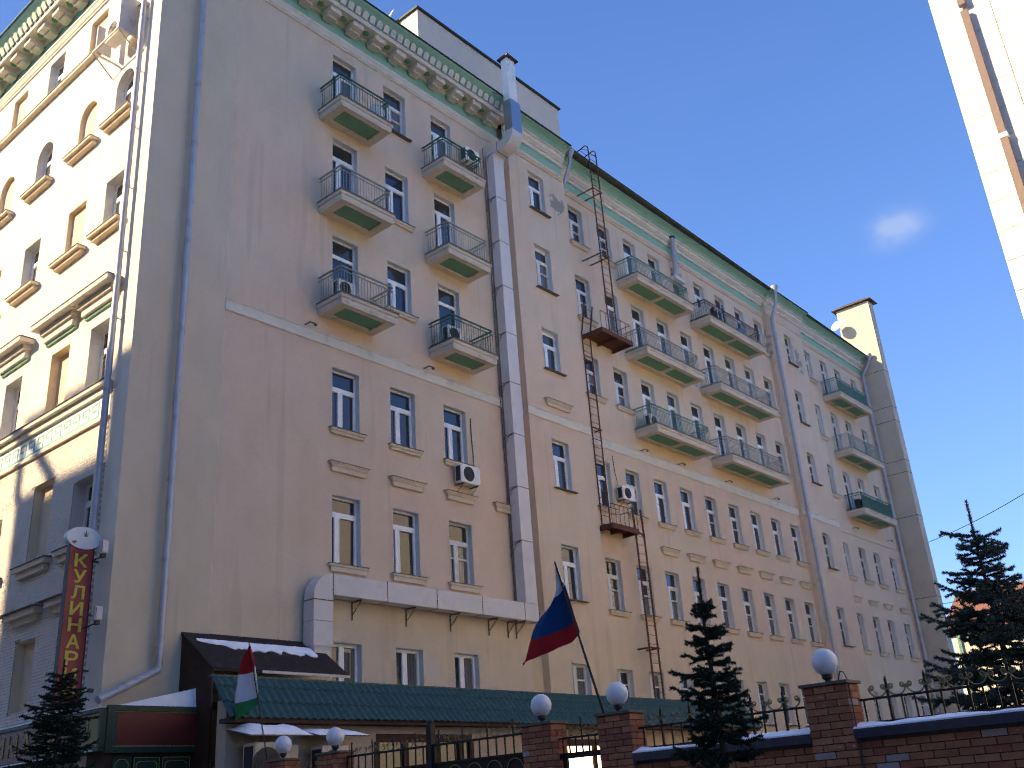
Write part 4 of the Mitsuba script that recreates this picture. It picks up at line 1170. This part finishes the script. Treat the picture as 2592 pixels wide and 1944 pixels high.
for i, z in enumerate((7.40, 5.93, 4.52)):
    key = thing("floodlight", ("topmost", "middle", "lowest")[i] + " of three small grey floodlights on arms in front of the red vertical sign", "floodlight")
    part(key, "arm", bar((sx1 - 0.03, sy - 0.06, z), (-0.24, 0.02, z + 0.02), 0.025), "plastic_dark")
    part(key, "hinge", bx(-0.30, -0.20, -0.03, 0.05, z - 0.03, z + 0.05), "plastic_dark")
    if i < 2: part(key, "head", cat([bx(-0.345, -0.175, -0.06, 0.05, z + 0.06, z + 0.36), bx(-0.325, -0.195, -0.09, -0.06, z + 0.08, z + 0.34)]), "zinc")


# ------------------------------------------------------------------ fence along the street
FX = 0.33
BRK = (0.25, 0.065)


def brick_faces(key, x0, x1, y0, y1, zlo, zsplit, zhi, faces, limit=290):
    """bricks laid as thin proud slips with real joints on the seen faces; lower ones joined as one piece"""
    rest = []
    row = 0
    z = zlo
    n = 0
    while z < zhi - 0.03:
        h = min(0.067, zhi - z)
        for f in faces:
            a0, a1 = (y0, y1) if f == "x" else (x0, x1)
            off = 0.125 if (row + (f == "y")) % 2 else 0.0
            u = a0 - off
            while u < a1 - 0.01:
                s, e = max(u, a0) , min(u + 0.25, a1)
                if e - s > 0.03:
                    p = 0.008 + 0.003 * rng.random()
                    if f == "x": m = bx(x0 - p, x0 + 0.02, s + 0.001, e - 0.001, z, z + h)
                    else: m = bx(s + 0.001, e - 0.001, y0 - p, y0 + 0.02, z, z + h)
                    mt = "brick_frost" if rng.random() < 0.035 else BR[int(rng.integers(0, 4))]
                    if z >= zsplit and n < limit:
                        part(key, "brick", m, mt); n += 1
                    else:
                        rest.append(m)
                u += 0.262
        row += 1
        z += 0.0785
    if rest: part(key, "lower_brickwork", cat(rest), BR[0], kind="stuff")


def pillar(yc, label, w=0.52, d=0.34):
    key = thing("brick_pillar", label, "pillar")
    y0, y1 = yc - w / 2, yc + w / 2
    part(key, "core", bx(FX + 0.004, FX + d, y0 + 0.004, y1 - 0.004, 0, 2.67), "mortar")
    brick_faces(key, FX, FX + d, y0, y1, 0.0, 1.62, 2.67, ("x", "y"))
    part(key, "cap", bx(FX - 0.035, FX + d + 0.03, y0 - 0.035, y1 + 0.035, 2.672, 2.705), "flashing")
    return key


def globe(yc, label, r=0.15):
    key = thing("globe_lamp", label, "lamp")
    x = FX + 0.17
    part(key, "globe", sphere((x, yc, 2.945), r, 22, (1, 1, 1.03)), "opal", True)
    part(key, "neck", lathe((x, yc, 2.704), [(0.0, 0.0), (0.035, 0.0), (0.032, 0.035), (0.06, 0.06), (0.062, 0.105), (0.0, 0.105)], 16), "plastic_dark", 40)
    return key


PIL = [(-5.64, "leftmost brick pillar, beside the white outdoor units"), (-7.06, "brick pillar left of the wide iron gate"), (-11.58, "brick pillar between the wide gate and the wicket"), (-12.91, "brick pillar with the tricolour flag pole, right of the wicket"), (-15.90, "nearest brick pillar with the biggest globe, right of the small spruce")]
GLB = ["leftmost small white globe lamp", "white globe lamp on the pillar left of the wide gate", "white globe lamp between the gate and the wicket", "white globe lamp beside the base of the tricolour flag pole", "biggest white globe lamp, on the nearest pillar"]
for (y, lb), g in zip(PIL, GLB):
    pillar(y, lb)
    globe(y + 0.01, g)
key = "globe_lamp_004"
part(key, "loose_wire", tube([(FX + 0.2, -16.0, 2.72), (FX + 0.16, -16.06, 2.82), (FX + 0.1, -16.12, 2.80), (FX + 0.05, -16.18, 2.70), (FX + 0.02, -16.19, 2.2), (FX + 0.02, -16.185, 0.6)], 0.008, 5), "wire")


def brick_wall(y0, y1, label):
    key = thing("brick_wall", label, "wall")
    part(key, "core", bx(FX + 0.064, FX + 0.36, y0, y1, 0, 2.07), "mortar")
    brick_faces(key, FX + 0.06, FX + 0.36, y0, y1, 0.0, 1.50, 2.06, ("x",))
    # navy sheet coping with a sloped top and a lip of snow
    poly = sg.Polygon([(FX - 0.02, 2.07), (FX - 0.02, 2.165), (FX + 0.20, 2.235), (FX + 0.42, 2.165), (FX + 0.42, 2.07)])
    part(key, "coping", extr(poly, y1 - y0, lambda v: np.stack([v[:, 0], y0 + v[:, 2], v[:, 1]], 1)), "navy")
    n = int((y1 - y0) / 0.06)
    top, bot = [], []
    for i in range(n + 1):
        y = y0 + (y1 - y0) * i / n
        a = meshkit.fbm(np.array([y * 1.6, 3.0, 0]), 3)
        b = meshkit.fbm(np.array([y * 5.0, 9.0, 0]), 3)
        wid = max(0.014, (0.03 + 0.20 * max(0, a - 0.36) * 2.4))
        bot.append((y, 0.006 + 0.012 * b)); top.append((y, min(0.21, wid + 0.05 * b)))
    poly = sg.Polygon(bot + top[::-1]).buffer(0)
    part(key, "snow", extr(poly, 0.016, lambda v: np.stack([FX - 0.02 + v[:, 1], v[:, 0], 2.166 + v[:, 1] * 0.318 + v[:, 2]], 1)), "snow")
    return key


brick_wall(-15.64, -13.17, "short brick wall with navy coping behind the small spruce")
brick_wall(-26.0, -16.16, "long brick wall with navy coping at the right edge")


def scroll(yc, z, s=1.0, w=0.009):
    """C scroll with two curled ends, in the fence plane"""
    pts = []
    R_ = 0.034 * s
    cl, cz = -0.068 * s, 0.105 * s
    for t_ in np.linspace(0, 1, 16):          # left curl from its eye outwards
        a_ = math.radians(500 - 500 * t_ + 180)
        r_ = R_ * (0.22 + 0.78 * t_)
        pts.append((cl + r_ * math.cos(a_), cz + r_ * math.sin(a_)))
    for t_ in np.linspace(0.08, 0.92, 12):    # bowl
        a_ = math.pi + math.pi * t_
        pts.append((0.102 * s * math.cos(a_), 0.10 * s + 0.10 * s * math.sin(a_)))
    for t_ in np.linspace(1, 0, 16):
        a_ = math.radians(-(500 - 500 * t_))
        r_ = R_ * (0.22 + 0.78 * t_)
        pts.append((-cl + r_ * math.cos(a_), cz + r_ * math.sin(a_)))
    return tube([(FX + 0.17, yc + p_, z + q_) for p_, q_ in pts], w, 5)


def railing(y0, y1, label, zr=2.475, zb=2.225, zs=2.705, bay=0.435, first=None, name="iron_railing", catg="railing"):
    key = thing(name, label, catg)
    x = FX + 0.17
    part(key, "rail", cat([bx(x - 0.012, x + 0.012, y0, y1, zr - 0.012, zr + 0.012), bx(x - 0.012, x + 0.012, y0, y1, zb - 0.012, zb + 0.012)]), "black_iron")
    y = first if first is not None else y1 - bay * 0.5
    sp = []
    while y < y1 - 0.05: sp.append(y); y += bay
    y = (first if first is not None else y1 - bay * 0.5) - bay
    while y > y0 + 0.05: sp.append(y); y -= bay
    sp.sort()
    for y in sp:
        part(key, "spike", cat([bx(x - 0.013, x + 0.013, y - 0.013, y + 0.013, zb - 0.03, zs - 0.08), lathe((x, y, zs - 0.085), [(0, 0), (0.018, 0.002), (0.014, 0.016), (0.020, 0.034), (0.012, 0.062), (0, 0.095)], 8)]), "black_iron")
        part(key, "boss", sphere((x, y, zr + 0.085), 0.019, 6), "brass")
    bs = []
    ys = np.arange(sp[0] - 3 * bay / 3, y1, bay / 3)
    for y in ys:
        if y0 + 0.03 < y < y1 - 0.02 and min(abs(y - s) for s in sp) > 0.05:
            bs.append(bx(x - 0.008, x + 0.008, y - 0.008, y + 0.008, zb, zr))
    for b_ in bs: part(key, "bar", b_, "black_iron")
    for y in [sp[0] - bay] + sp:
        for o in (0.11, 0.325):
            yc = y + o
            if y0 + 0.09 < yc < y1 - 0.09:
                part(key, "scroll", scroll(yc, zr + 0.012), "brass", True)
    return key


railing(-15.62, -13.19, "black railing with brass scrolls on the wall behind the small spruce", first=-15.29)
railing(-25.5, -16.22, "black railing with brass scrolls running to the right edge", first=-16.56)
# wide gate
GT = thing("wide_gate", "wide black double gate with open bars above a solid lower part", "gate")
x = FX + 0.17
for i, (y0, y1) in enumerate(((-9.27, -7.36), (-11.30, -9.38))):
    leafk = part(GT, "leaf", None, None)
    part(leafk, "frame", cat([bx(x - 0.02, x + 0.02, y0, y1, 2.585, 2.615), bx(x - 0.02, x + 0.02, y0, y1, 2.32, 2.35), bx(x - 0.022, x + 0.022, y0, y0 + 0.04, 0.15, 2.62), bx(x - 0.022, x + 0.022, y1 - 0.04, y1, 0.15, 2.62)]), "black_iron")
    part(leafk, "sheet", bx(x + 0.004, x + 0.012, y0 + 0.04, y1 - 0.04, 0.2, 2.32), "black_iron")
    n = 0
    for y in np.arange(y0 + 0.12, y1 - 0.05, 0.168):
        tall = n % 3 == 1
        part(leafk, "bar", bx(x - 0.009, x + 0.009, y - 0.009, y + 0.009, 2.35, 2.82 if tall else 2.585), "black_iron")
        n += 1
    for y in np.arange(y0 + 0.2, y1 - 0.1, 0.22):
        part(leafk, "scroll", scroll(y, 2.615, 0.9, 0.006), "brass", True)
    for y in np.arange(y0 + 0.28, y1 - 0.15, 0.40):
        a_ = np.linspace(0, 2 * np.pi, 25)
        part(leafk, "ring", tube([(x - 0.006, y + 0.155 * math.cos(t_), 2.13 + 0.155 * math.sin(t_)) for t_ in a_], 0.008, 5, False), "brass", True)
part(GT, "middle_post", bx(x - 0.05, x + 0.05, -9.375, -9.275, 0, 2.92), "black_iron")
part(GT, "post_knob", sphere((x, -9.325, 2.93), 0.055, 8), "black_iron")


def wicket(y0, y1, label):
    key = thing("wicket_gate", label, "gate")
    part(key, "frame", cat([bx(x - 0.02, x + 0.02, y0, y1, 2.20, 2.27), bx(x - 0.02, x + 0.02, y0, y0 + 0.05, 0.1, 2.2), bx(x - 0.02, x + 0.02, y1 - 0.12, y1 - 0.05, 0.1, 2.2), bx(x - 0.02, x + 0.02, y0, y1, 1.0, 1.06)]), "black_iron")
    part(key, "upper_rail", bx(x - 0.012, x + 0.012, y0, y1, 2.452, 2.476), "black_iron")
    for i, y in enumerate(np.linspace(y0 + 0.06, y1 - 0.06, 7)):
        part(key, "bar", bx(x - 0.008, x + 0.008, y - 0.008, y + 0.008, 2.27, 2.72 if i == 3 else 2.452), "black_iron")
    for y in (y0 + 0.14, (y0 + y1) / 2 - 0.12, (y0 + y1) / 2 + 0.12, y1 - 0.14):
        part(key, "scroll", scroll(y, 2.48, 0.95, 0.006), "brass", True)
    part(key, "lower_panel", bx(x - 0.004, x + 0.004, y0 + 0.05, y1 - 0.12, 0.15, 1.0), "black_iron")


wicket(-12.64, -11.85, "narrow wicket gate in front of the lit annex window")
wicket(-6.78, -5.92, "narrow wicket gate between the two leftmost pillars")


# ------------------------------------------------------------------ flags
def flag(label, base, tip, cloth, stripes, r=0.016):
    """cloth: rows of (y, z, x) across the hanging cloth, from the pole edge to the free edge, top to bottom"""
    key = thing("flag", label, "flag")
    part(key, "pole", tube([base, tip], [r * 1.15, r * 0.8], 8), "pole_dark", 40)
    C_ = np.array(cloth, float)                    # (rows, cols, 3)
    from scipy.interpolate import RectBivariateSpline
    nr, nc = C_.shape[:2]
    k_r, k_c = min(3, nr - 1), min(3, nc - 1)
    sp = [RectBivariateSpline(np.linspace(0, 1, nr), np.linspace(0, 1, nc), C_[:, :, i], kx=k_r, ky=k_c) for i in range(3)]
    cuts = [0.0] + list(np.cumsum([s[0] for s in stripes]))
    for (w_, mt, nm), a_, b_ in zip(stripes, cuts[:-1], cuts[1:]):
        us = np.linspace(a_, b_, 13); vs = np.linspace(0, 1, 25)
        g = np.stack([s(us, vs) for s in sp], -1)
        # soft hanging folds
        fold = 0.022 * np.sin(vs[None, :] * 11 + us[:, None] * 7.0) * np.sin(np.pi * np.clip(vs[None, :] * 1.1, 0, 1)) + 0.012 * np.sin(vs[None, :] * 23 + us[:, None] * 3)
        g[:, :, 0] += fold
        g2 = g + np.array([0.003, 0, 0])
        n1, n2 = g.shape[:2]
        v = np.vstack([g.reshape(-1, 3), g2.reshape(-1, 3)])
        fs = []
        for i in range(n1 - 1):
            for j in range(n2 - 1):
                q_ = i * n2 + j
                fs += [[q_, q_ + 1, q_ + n2 + 1], [q_, q_ + n2 + 1, q_ + n2]]
        fs = np.array(fs)
        part(key, nm, trimesh.Trimesh(v, np.vstack([fs, fs[:, ::-1] + n1 * n2]), process=False), mt, True)


xf = FX + 0.10
# rows from the pole top downwards; columns from the pole outwards to the free edge
P = lambda y, z, dx=0.0: (xf + dx, y, z)
flag("white, blue and red striped flag hanging from a leaning dark pole on the fence", (xf, -12.76, 2.50), (xf, -12.09, 4.90), [
    [P(-12.115, 4.82), P(-12.10, 4.80, 0.01), P(-12.09, 4.77, 0.0), P(-12.075, 4.74, 0.02)],
    [P(-12.185, 4.60), P(-12.16, 4.58, 0.04), P(-12.12, 4.52, -0.03), P(-12.09, 4.50, 0.02)],
    [P(-12.235, 4.50), P(-12.16, 4.44, 0.05), P(-12.06, 4.34, -0.04), P(-11.95, 4.30, 0.03)],
    [P(-12.325, 4.17), P(-12.14, 4.10, 0.07), P(-11.88, 4.05, -0.06), P(-11.66, 4.10, 0.04)],
    [P(-12.365, 4.02), P(-12.10, 3.92, 0.07), P(-11.76, 3.82, -0.06), P(-11.50, 3.86, 0.04)],
    [P(-12.41, 3.88), P(-12.07, 3.75, 0.06), P(-11.70, 3.66, -0.06), P(-11.38, 3.60, 0.03)],
    [P(-12.42, 3.84), P(-12.05, 3.70, 0.05), P(-11.68, 3.60, -0.05), P(-11.31, 3.56, 0.03)]],
    [(0.30, "flag_white", "white_stripe"), (0.34, "flag_blue", "blue_stripe"), (0.36, "flag_red", "red_stripe")])
xf = FX + 0.06
flag("red, white and green striped flag hanging limp in front of the green tiled roof", (xf, -5.42, 2.4), (xf, -4.66, 4.86), [
    [P(-4.68, 4.80), P(-4.67, 4.79, 0.02), P(-4.66, 4.78), P(-4.65, 4.77, 0.02)],
    [P(-4.74, 4.62), P(-4.66, 4.60, 0.05), P(-4.58, 4.57, -0.05), P(-4.50, 4.55, 0.03)],
    [P(-4.83, 4.42), P(-4.68, 4.33, 0.07), P(-4.52, 4.30, -0.06), P(-4.38, 4.30, 0.05)],
    [P(-4.92, 4.12), P(-4.72, 4.03, 0.07), P(-4.50, 4.00, -0.06), P(-4.30, 4.05, 0.05)],
    [P(-4.98, 3.95), P(-4.74, 3.86, 0.07), P(-4.50, 3.82, -0.06), P(-4.26, 3.86, 0.05)],
    [P(-5.00, 3.84), P(-4.74, 3.70, 0.06), P(-4.50, 3.62, -0.05), P(-4.28, 3.62, 0.04)],
    [P(-5.00, 3.80), P(-4.76, 3.64, 0.05), P(-4.50, 3.52, -0.05), P(-4.33, 3.50, 0.03)]],
    [(0.34, "flag_red", "red_stripe"), (0.36, "flag_white", "white_stripe"), (0.30, "flag_green", "green_stripe")], 0.011)


# ------------------------------------------------------------------ spruces
def spruce(label, base, height, spread, seed, needles, leader=0.4, first_whorl=0.10, nl=0.022, dens=420, taper=0.8, zmin=0.5, whorl_gap=0.26, twig_gap=0.075):
    key = thing("spruce_tree", label, "tree")
    g = np.random.default_rng(seed)
    bx_, by_ = base
    top = np.array([bx_, by_, height])
    part(key, "trunk", tube([(bx_, by_, 0), (bx_ + 0.01, by_, height * 0.5), (bx_, by_ + 0.01, height - leader), top], [0.05 * height / 4, 0.036 * height / 4, 0.014, 0.006], 8), "bark", True)
    segs = [(np.array([bx_, by_, height - leader]), top, 1.1)]
    wood = []
    z = height - leader
    w = 0
    while z > zmin:
        f = (height - z) / height
        rad = spread * min(1.0, (f / 0.55) ** taper) * g.uniform(0.85, 1.15)
        n = int(g.integers(4, 7)) if w % 2 == 0 else int(g.integers(5, 9))
        if w % 2: rad *= 0.72
        a0 = g.uniform(0, 6.28)
        for i in range(n):
            a = a0 + 6.283 * i / n + g.normal(0, 0.16)
            r = rad * g.uniform(0.62, 1.12)
            zz = z + g.normal(0, 0.03)
            rise = 0.30 - 0.65 * min(1, f * 1.5) + g.normal(0, 0.07)
            d = np.array([math.cos(a), math.sin(a), 0.0])
            m = max(4, int(r / 0.07))
            ps = []
            for s in np.linspace(0, 1, m):
                ps.append(np.array([bx_, by_, zz]) + d * r * s + np.array([0, 0, r * (rise * s + (0.22 * s ** 3 if f > 0.25 else 0.10 * s * s))]))
            ps = np.array(ps)
            wood.append(tube(ps, np.linspace(0.012, 0.004, m), 4))
            for p, q in zip(ps[:-1], ps[1:]): segs.append((p, q, 1.0))
            # side twigs
            L = r
            t = 0.16 * L
            sgn = 1
            while t < 0.97 * L:
                s = t / L
                c = np.array([np.interp(s, np.linspace(0, 1, m), ps[:, k]) for k in range(3)])
                tl = (0.46 * L * (1 - s) + 0.07) * g.uniform(0.6, 1.15)
                side_ = np.array([-d[1], d[0], 0]) * sgn
                td = d * 0.75 + side_ * 0.85 + np.array([0, 0, g.normal(-0.10, 0.14)]); td /= np.linalg.norm(td)
                e = c + td * tl
                segs.append((c, e, 0.9)); wood.append(tube([c, e], [0.005, 0.002], 3))
                if tl > 0.20:
                    for s2 in np.arange(0.3, 0.95, 0.09 / tl):
                        c2 = c + td * tl * s2
                        sd = side_ * g.choice([-1, 1]) * 0.7 + td * 0.7 + np.array([0, 0, g.normal(0, 0.25)]); sd /= np.linalg.norm(sd)
                        l2 = tl * (1 - s2) * 0.5 + 0.05
                        segs.append((c2, c2 + sd * l2, 0.8))
                t += twig_gap * g.uniform(0.7, 1.3); sgn = -sgn
        z -= whorl_gap * (0.5 if w % 2 == 0 else 0.5) * g.uniform(0.8, 1.25)
        w += 1
    part(key, "branches", cat(wood), "bark", True)
    # needles: slim three-cornered blades set all round every twig
    P0 = np.array([s[0] for s in segs]); P1 = np.array([s[1] for s in segs]); wgt = np.array([s[2] for s in segs])
    ln = np.linalg.norm(P1 - P0, axis=1)
    cnt = np.maximum(2, (ln * dens * wgt).astype(int))
    idx = np.repeat(np.arange(len(segs)), cnt)
    s = g.random(len(idx))[:, None]
    root = P0[idx] * (1 - s) + P1[idx] * s
    ax = (P1 - P0)[idx]; ax /= np.linalg.norm(ax, axis=1, keepdims=True) + 1e-9
    rnd = g.normal(size=(len(idx), 3)); rnd -= ax * (rnd * ax).sum(1, keepdims=True); rnd /= np.linalg.norm(rnd, axis=1, keepdims=True) + 1e-9
    dirn = rnd * 0.85 + ax * 0.6; dirn /= np.linalg.norm(dirn, axis=1, keepdims=True)
    wd = np.cross(dirn, g.normal(size=(len(idx), 3))); wd /= np.linalg.norm(wd, axis=1, keepdims=True) + 1e-9
    l = nl * g.uniform(0.75, 1.25, (len(idx), 1))
    hw = nl * 0.13
    v = np.stack([root - wd * hw, root + wd * hw, root + dirn * l], 1).reshape(-1, 3)
    part(key, "needles", trimesh.Trimesh(v, np.arange(len(v)).reshape(-1, 3), process=False), needles, kind="stuff")


spruce("small dark spruce standing in front of the brick wall near the middle", (-1.57, -15.57), 3.87, 0.66, 11, "needles_dark", leader=0.42, nl=0.032, dens=1100, taper=0.8, zmin=0.9, whorl_gap=0.22, twig_gap=0.055)
spruce("tall blue spruce with sunlit tip at the right, behind the railing", (3.45, -17.08), 5.14, 1.35, 5, "needles_blue", leader=0.55, nl=0.040, dens=800, taper=0.8, zmin=1.2, whorl_gap=0.25, twig_gap=0.065)
spruce("dark spruce at the left in front of the shop sign board", (-2.05, -2.42), 4.72, 1.25, 23, "needles_dark", leader=0.30, nl=0.036, dens=800, taper=0.7, zmin=1.6, whorl_gap=0.25, twig_gap=0.065)

# ------------------------------------------------------------------ neighbouring buildings
RB = thing("panel_clad_building", "sunlit cream panel clad building with a brown square downpipe at the right edge", "building")
X0, Y0 = 6.93, -17.83
part(RB, "body", bx(X0 + 0.03, 48.0, -40.0, Y0 - 0.03, 0, 17.4), "panel_joint")
pw, ph = 1.03, 0.605
jt = 0.008
zb = 1.6 + 0.770 * 18.0
base = zb - math.floor(zb / ph) * ph
n = 0
cols = [(Y0 - pw * (i + 1), Y0 - pw * i) for i in range(9)]
zz = [base + ph * k for k in range(-1, 29)]
for (a, b) in cols:
    for z in zz:
        z0, z1 = max(z, 0.05), min(z + ph, 17.5)
        if z1 - z0 < 0.1: continue
        part(RB, "panel", bx(X0, X0 + 0.028, a + jt, b - jt, z0 + jt, z1 - jt), "panel_cream")
part(RB, "north_cladding", bx(X0, 48.0, Y0 - 0.028, Y0, 0.05, 17.5), "panel_cream")
part(RB, "parapet_cap", bx(X0 - 0.06, 48.1, -26.9, Y0 + 0.06, 17.502, 17.60), "cap_brown")
for i in range(12):
    for z in (1.2, 4.6, 8.0, 11.4):
        key = numbered(f"{RB}__window")
        u = X0 + 2.0 + i * 3.3
        part(key, "frame", cat([bx(u, u + 1.5, Y0, Y0 + 0.03, z, z + 0.07), bx(u, u + 1.5, Y0, Y0 + 0.03, z + 1.63, z + 1.7), bx(u, u + 0.07, Y0, Y0 + 0.03, z + 0.07, z + 1.63), bx(u + 1.43, u + 1.5, Y0, Y0 + 0.03, z + 0.07, z + 1.63), bx(u + 0.7, u + 0.78, Y0, Y0 + 0.03, z + 0.07, z + 1.63)]), "frame_white")
        part(key, "pane", bx(u + 0.07, u + 1.43, Y0 + 0.004, Y0 + 0.012, z + 0.07, z + 1.63), "glass_dark")
dp = part(RB, "downpipe", None, None)
yp0, yp1 = -21.0 + 0.1404 * 18, -21.0 + 0.1478 * 18
for a, b in ((0.3, 12.33), (12.40, 15.35), (15.5, 17.4)):
    part(dp, "length", bx(X0 - 0.155, X0 - 0.05, yp0, yp1, a, b), "brown_pipe")
for z in (12.33, 15.75, 9.0, 5.5):
    part(dp, "clip", bx(X0 - 0.165, X0, yp0 - 0.012, yp1 + 0.012, z, z + 0.10), "panel_cream")

# houses across the street, behind the camera: they cast the shade on the lower street front
OB = thing("street_house", "tall house across the street from the corner, with a rooftop frame", "house", "houses across the street")
part(OB, "wall", bx(-40, -25, 8.0, 18.3, 0, 30.2), "far_block")
part(OB, "wall", bx(-40, -25, 18.3, 22.9, 0, 27.6), "far_block")
part(OB, "roof_frame", cat([bx(-25.15, -25.0, 18.3, 23.1, 29.55, 29.95), bx(-25.15, -25.0, 22.75, 23.1, 27.6, 29.55), bar((-25.07, 22.85, 29.5), (-25.07, 20.9, 27.6), 0.3)]), "rust")
OB2 = thing("street_house", "lower house across the street, behind the camera", "house", "houses across the street")
part(OB2, "wall", bx(-40, -25, -45.0, 8.0, 0, 23.9), "far_block")
OB3 = thing("street_house", "low house across the street, further along", "house", "houses across the street")
part(OB3, "wall", bx(-40, -25, 22.9, 60.0, 0, 23.6), "far_block")
for o, y0, y1, h in ((OB, 8.6, 22, 26), (OB2, -44, 7, 22), (OB3, 24, 59, 22)):
    y = y0
    while y < y1 - 1.5:
        for z in np.arange(2.0, h - 2, 3.4):
            part(o, "window", bx(-25.0, -24.97, y, y + 1.3, z, z + 1.8), "glass_dark")
        y += 3.4

# far house beyond the shaft
FH = thing("far_house", "distant cream house with brown roof beyond the shaft", "house")
fx = 74.0
part(FH, "wall", bx(fx, fx + 12, -16, 5.6, 0, 12.2), "far_wall")
vv = np.array([[fx - 0.6, -16.5, 12.2], [fx - 0.6, 6.2, 12.2], [fx + 6, 6.2, 16.2], [fx + 6, -16.5, 16.2], [fx + 12.6, -16.5, 12.2], [fx + 12.6, 6.2, 12.2]])
part(FH, "roof", trimesh.Trimesh(vv, np.array([[0, 1, 2], [0, 2, 3], [3, 2, 5], [3, 5, 4], [0, 3, 4], [1, 5, 2], [0, 4, 5], [0, 5, 1]]), process=False), "far_roof")
part(FH, "downpipe", bx(fx - 0.22, fx, 4.9, 5.15, 0, 12.1), "teal_iron")
for y in (0.2, -0.9):
    dish("small dish on the roof of the distant cream house, " + ("left one" if y > 0 else "right one"), (fx - 0.4, y, 13.0), 0.45, (-1, 0.3, 0.4), (fx - 0.2, y, 12.2))

# wires across the yard
for i, (a, b) in enumerate((((51.6, -1.32, 14.9), (28.9, -18.0, 13.6)), ((51.6, -1.32, 11.15), (28.9, -18.0, 9.6)))):
    a, b = np.array(a), np.array(b)
    s = np.linspace(0, 1, 17)[:, None]
    thing("overhead_wire", ("upper", "lower")[i] + " thin wire strung from the shaft across the sky to the right", "wire", mesh=tube(a * (1 - s) + b * s - np.array([0, 0, 0.5]) * 4 * s * (1 - s), 0.018, 5), mat="wire")
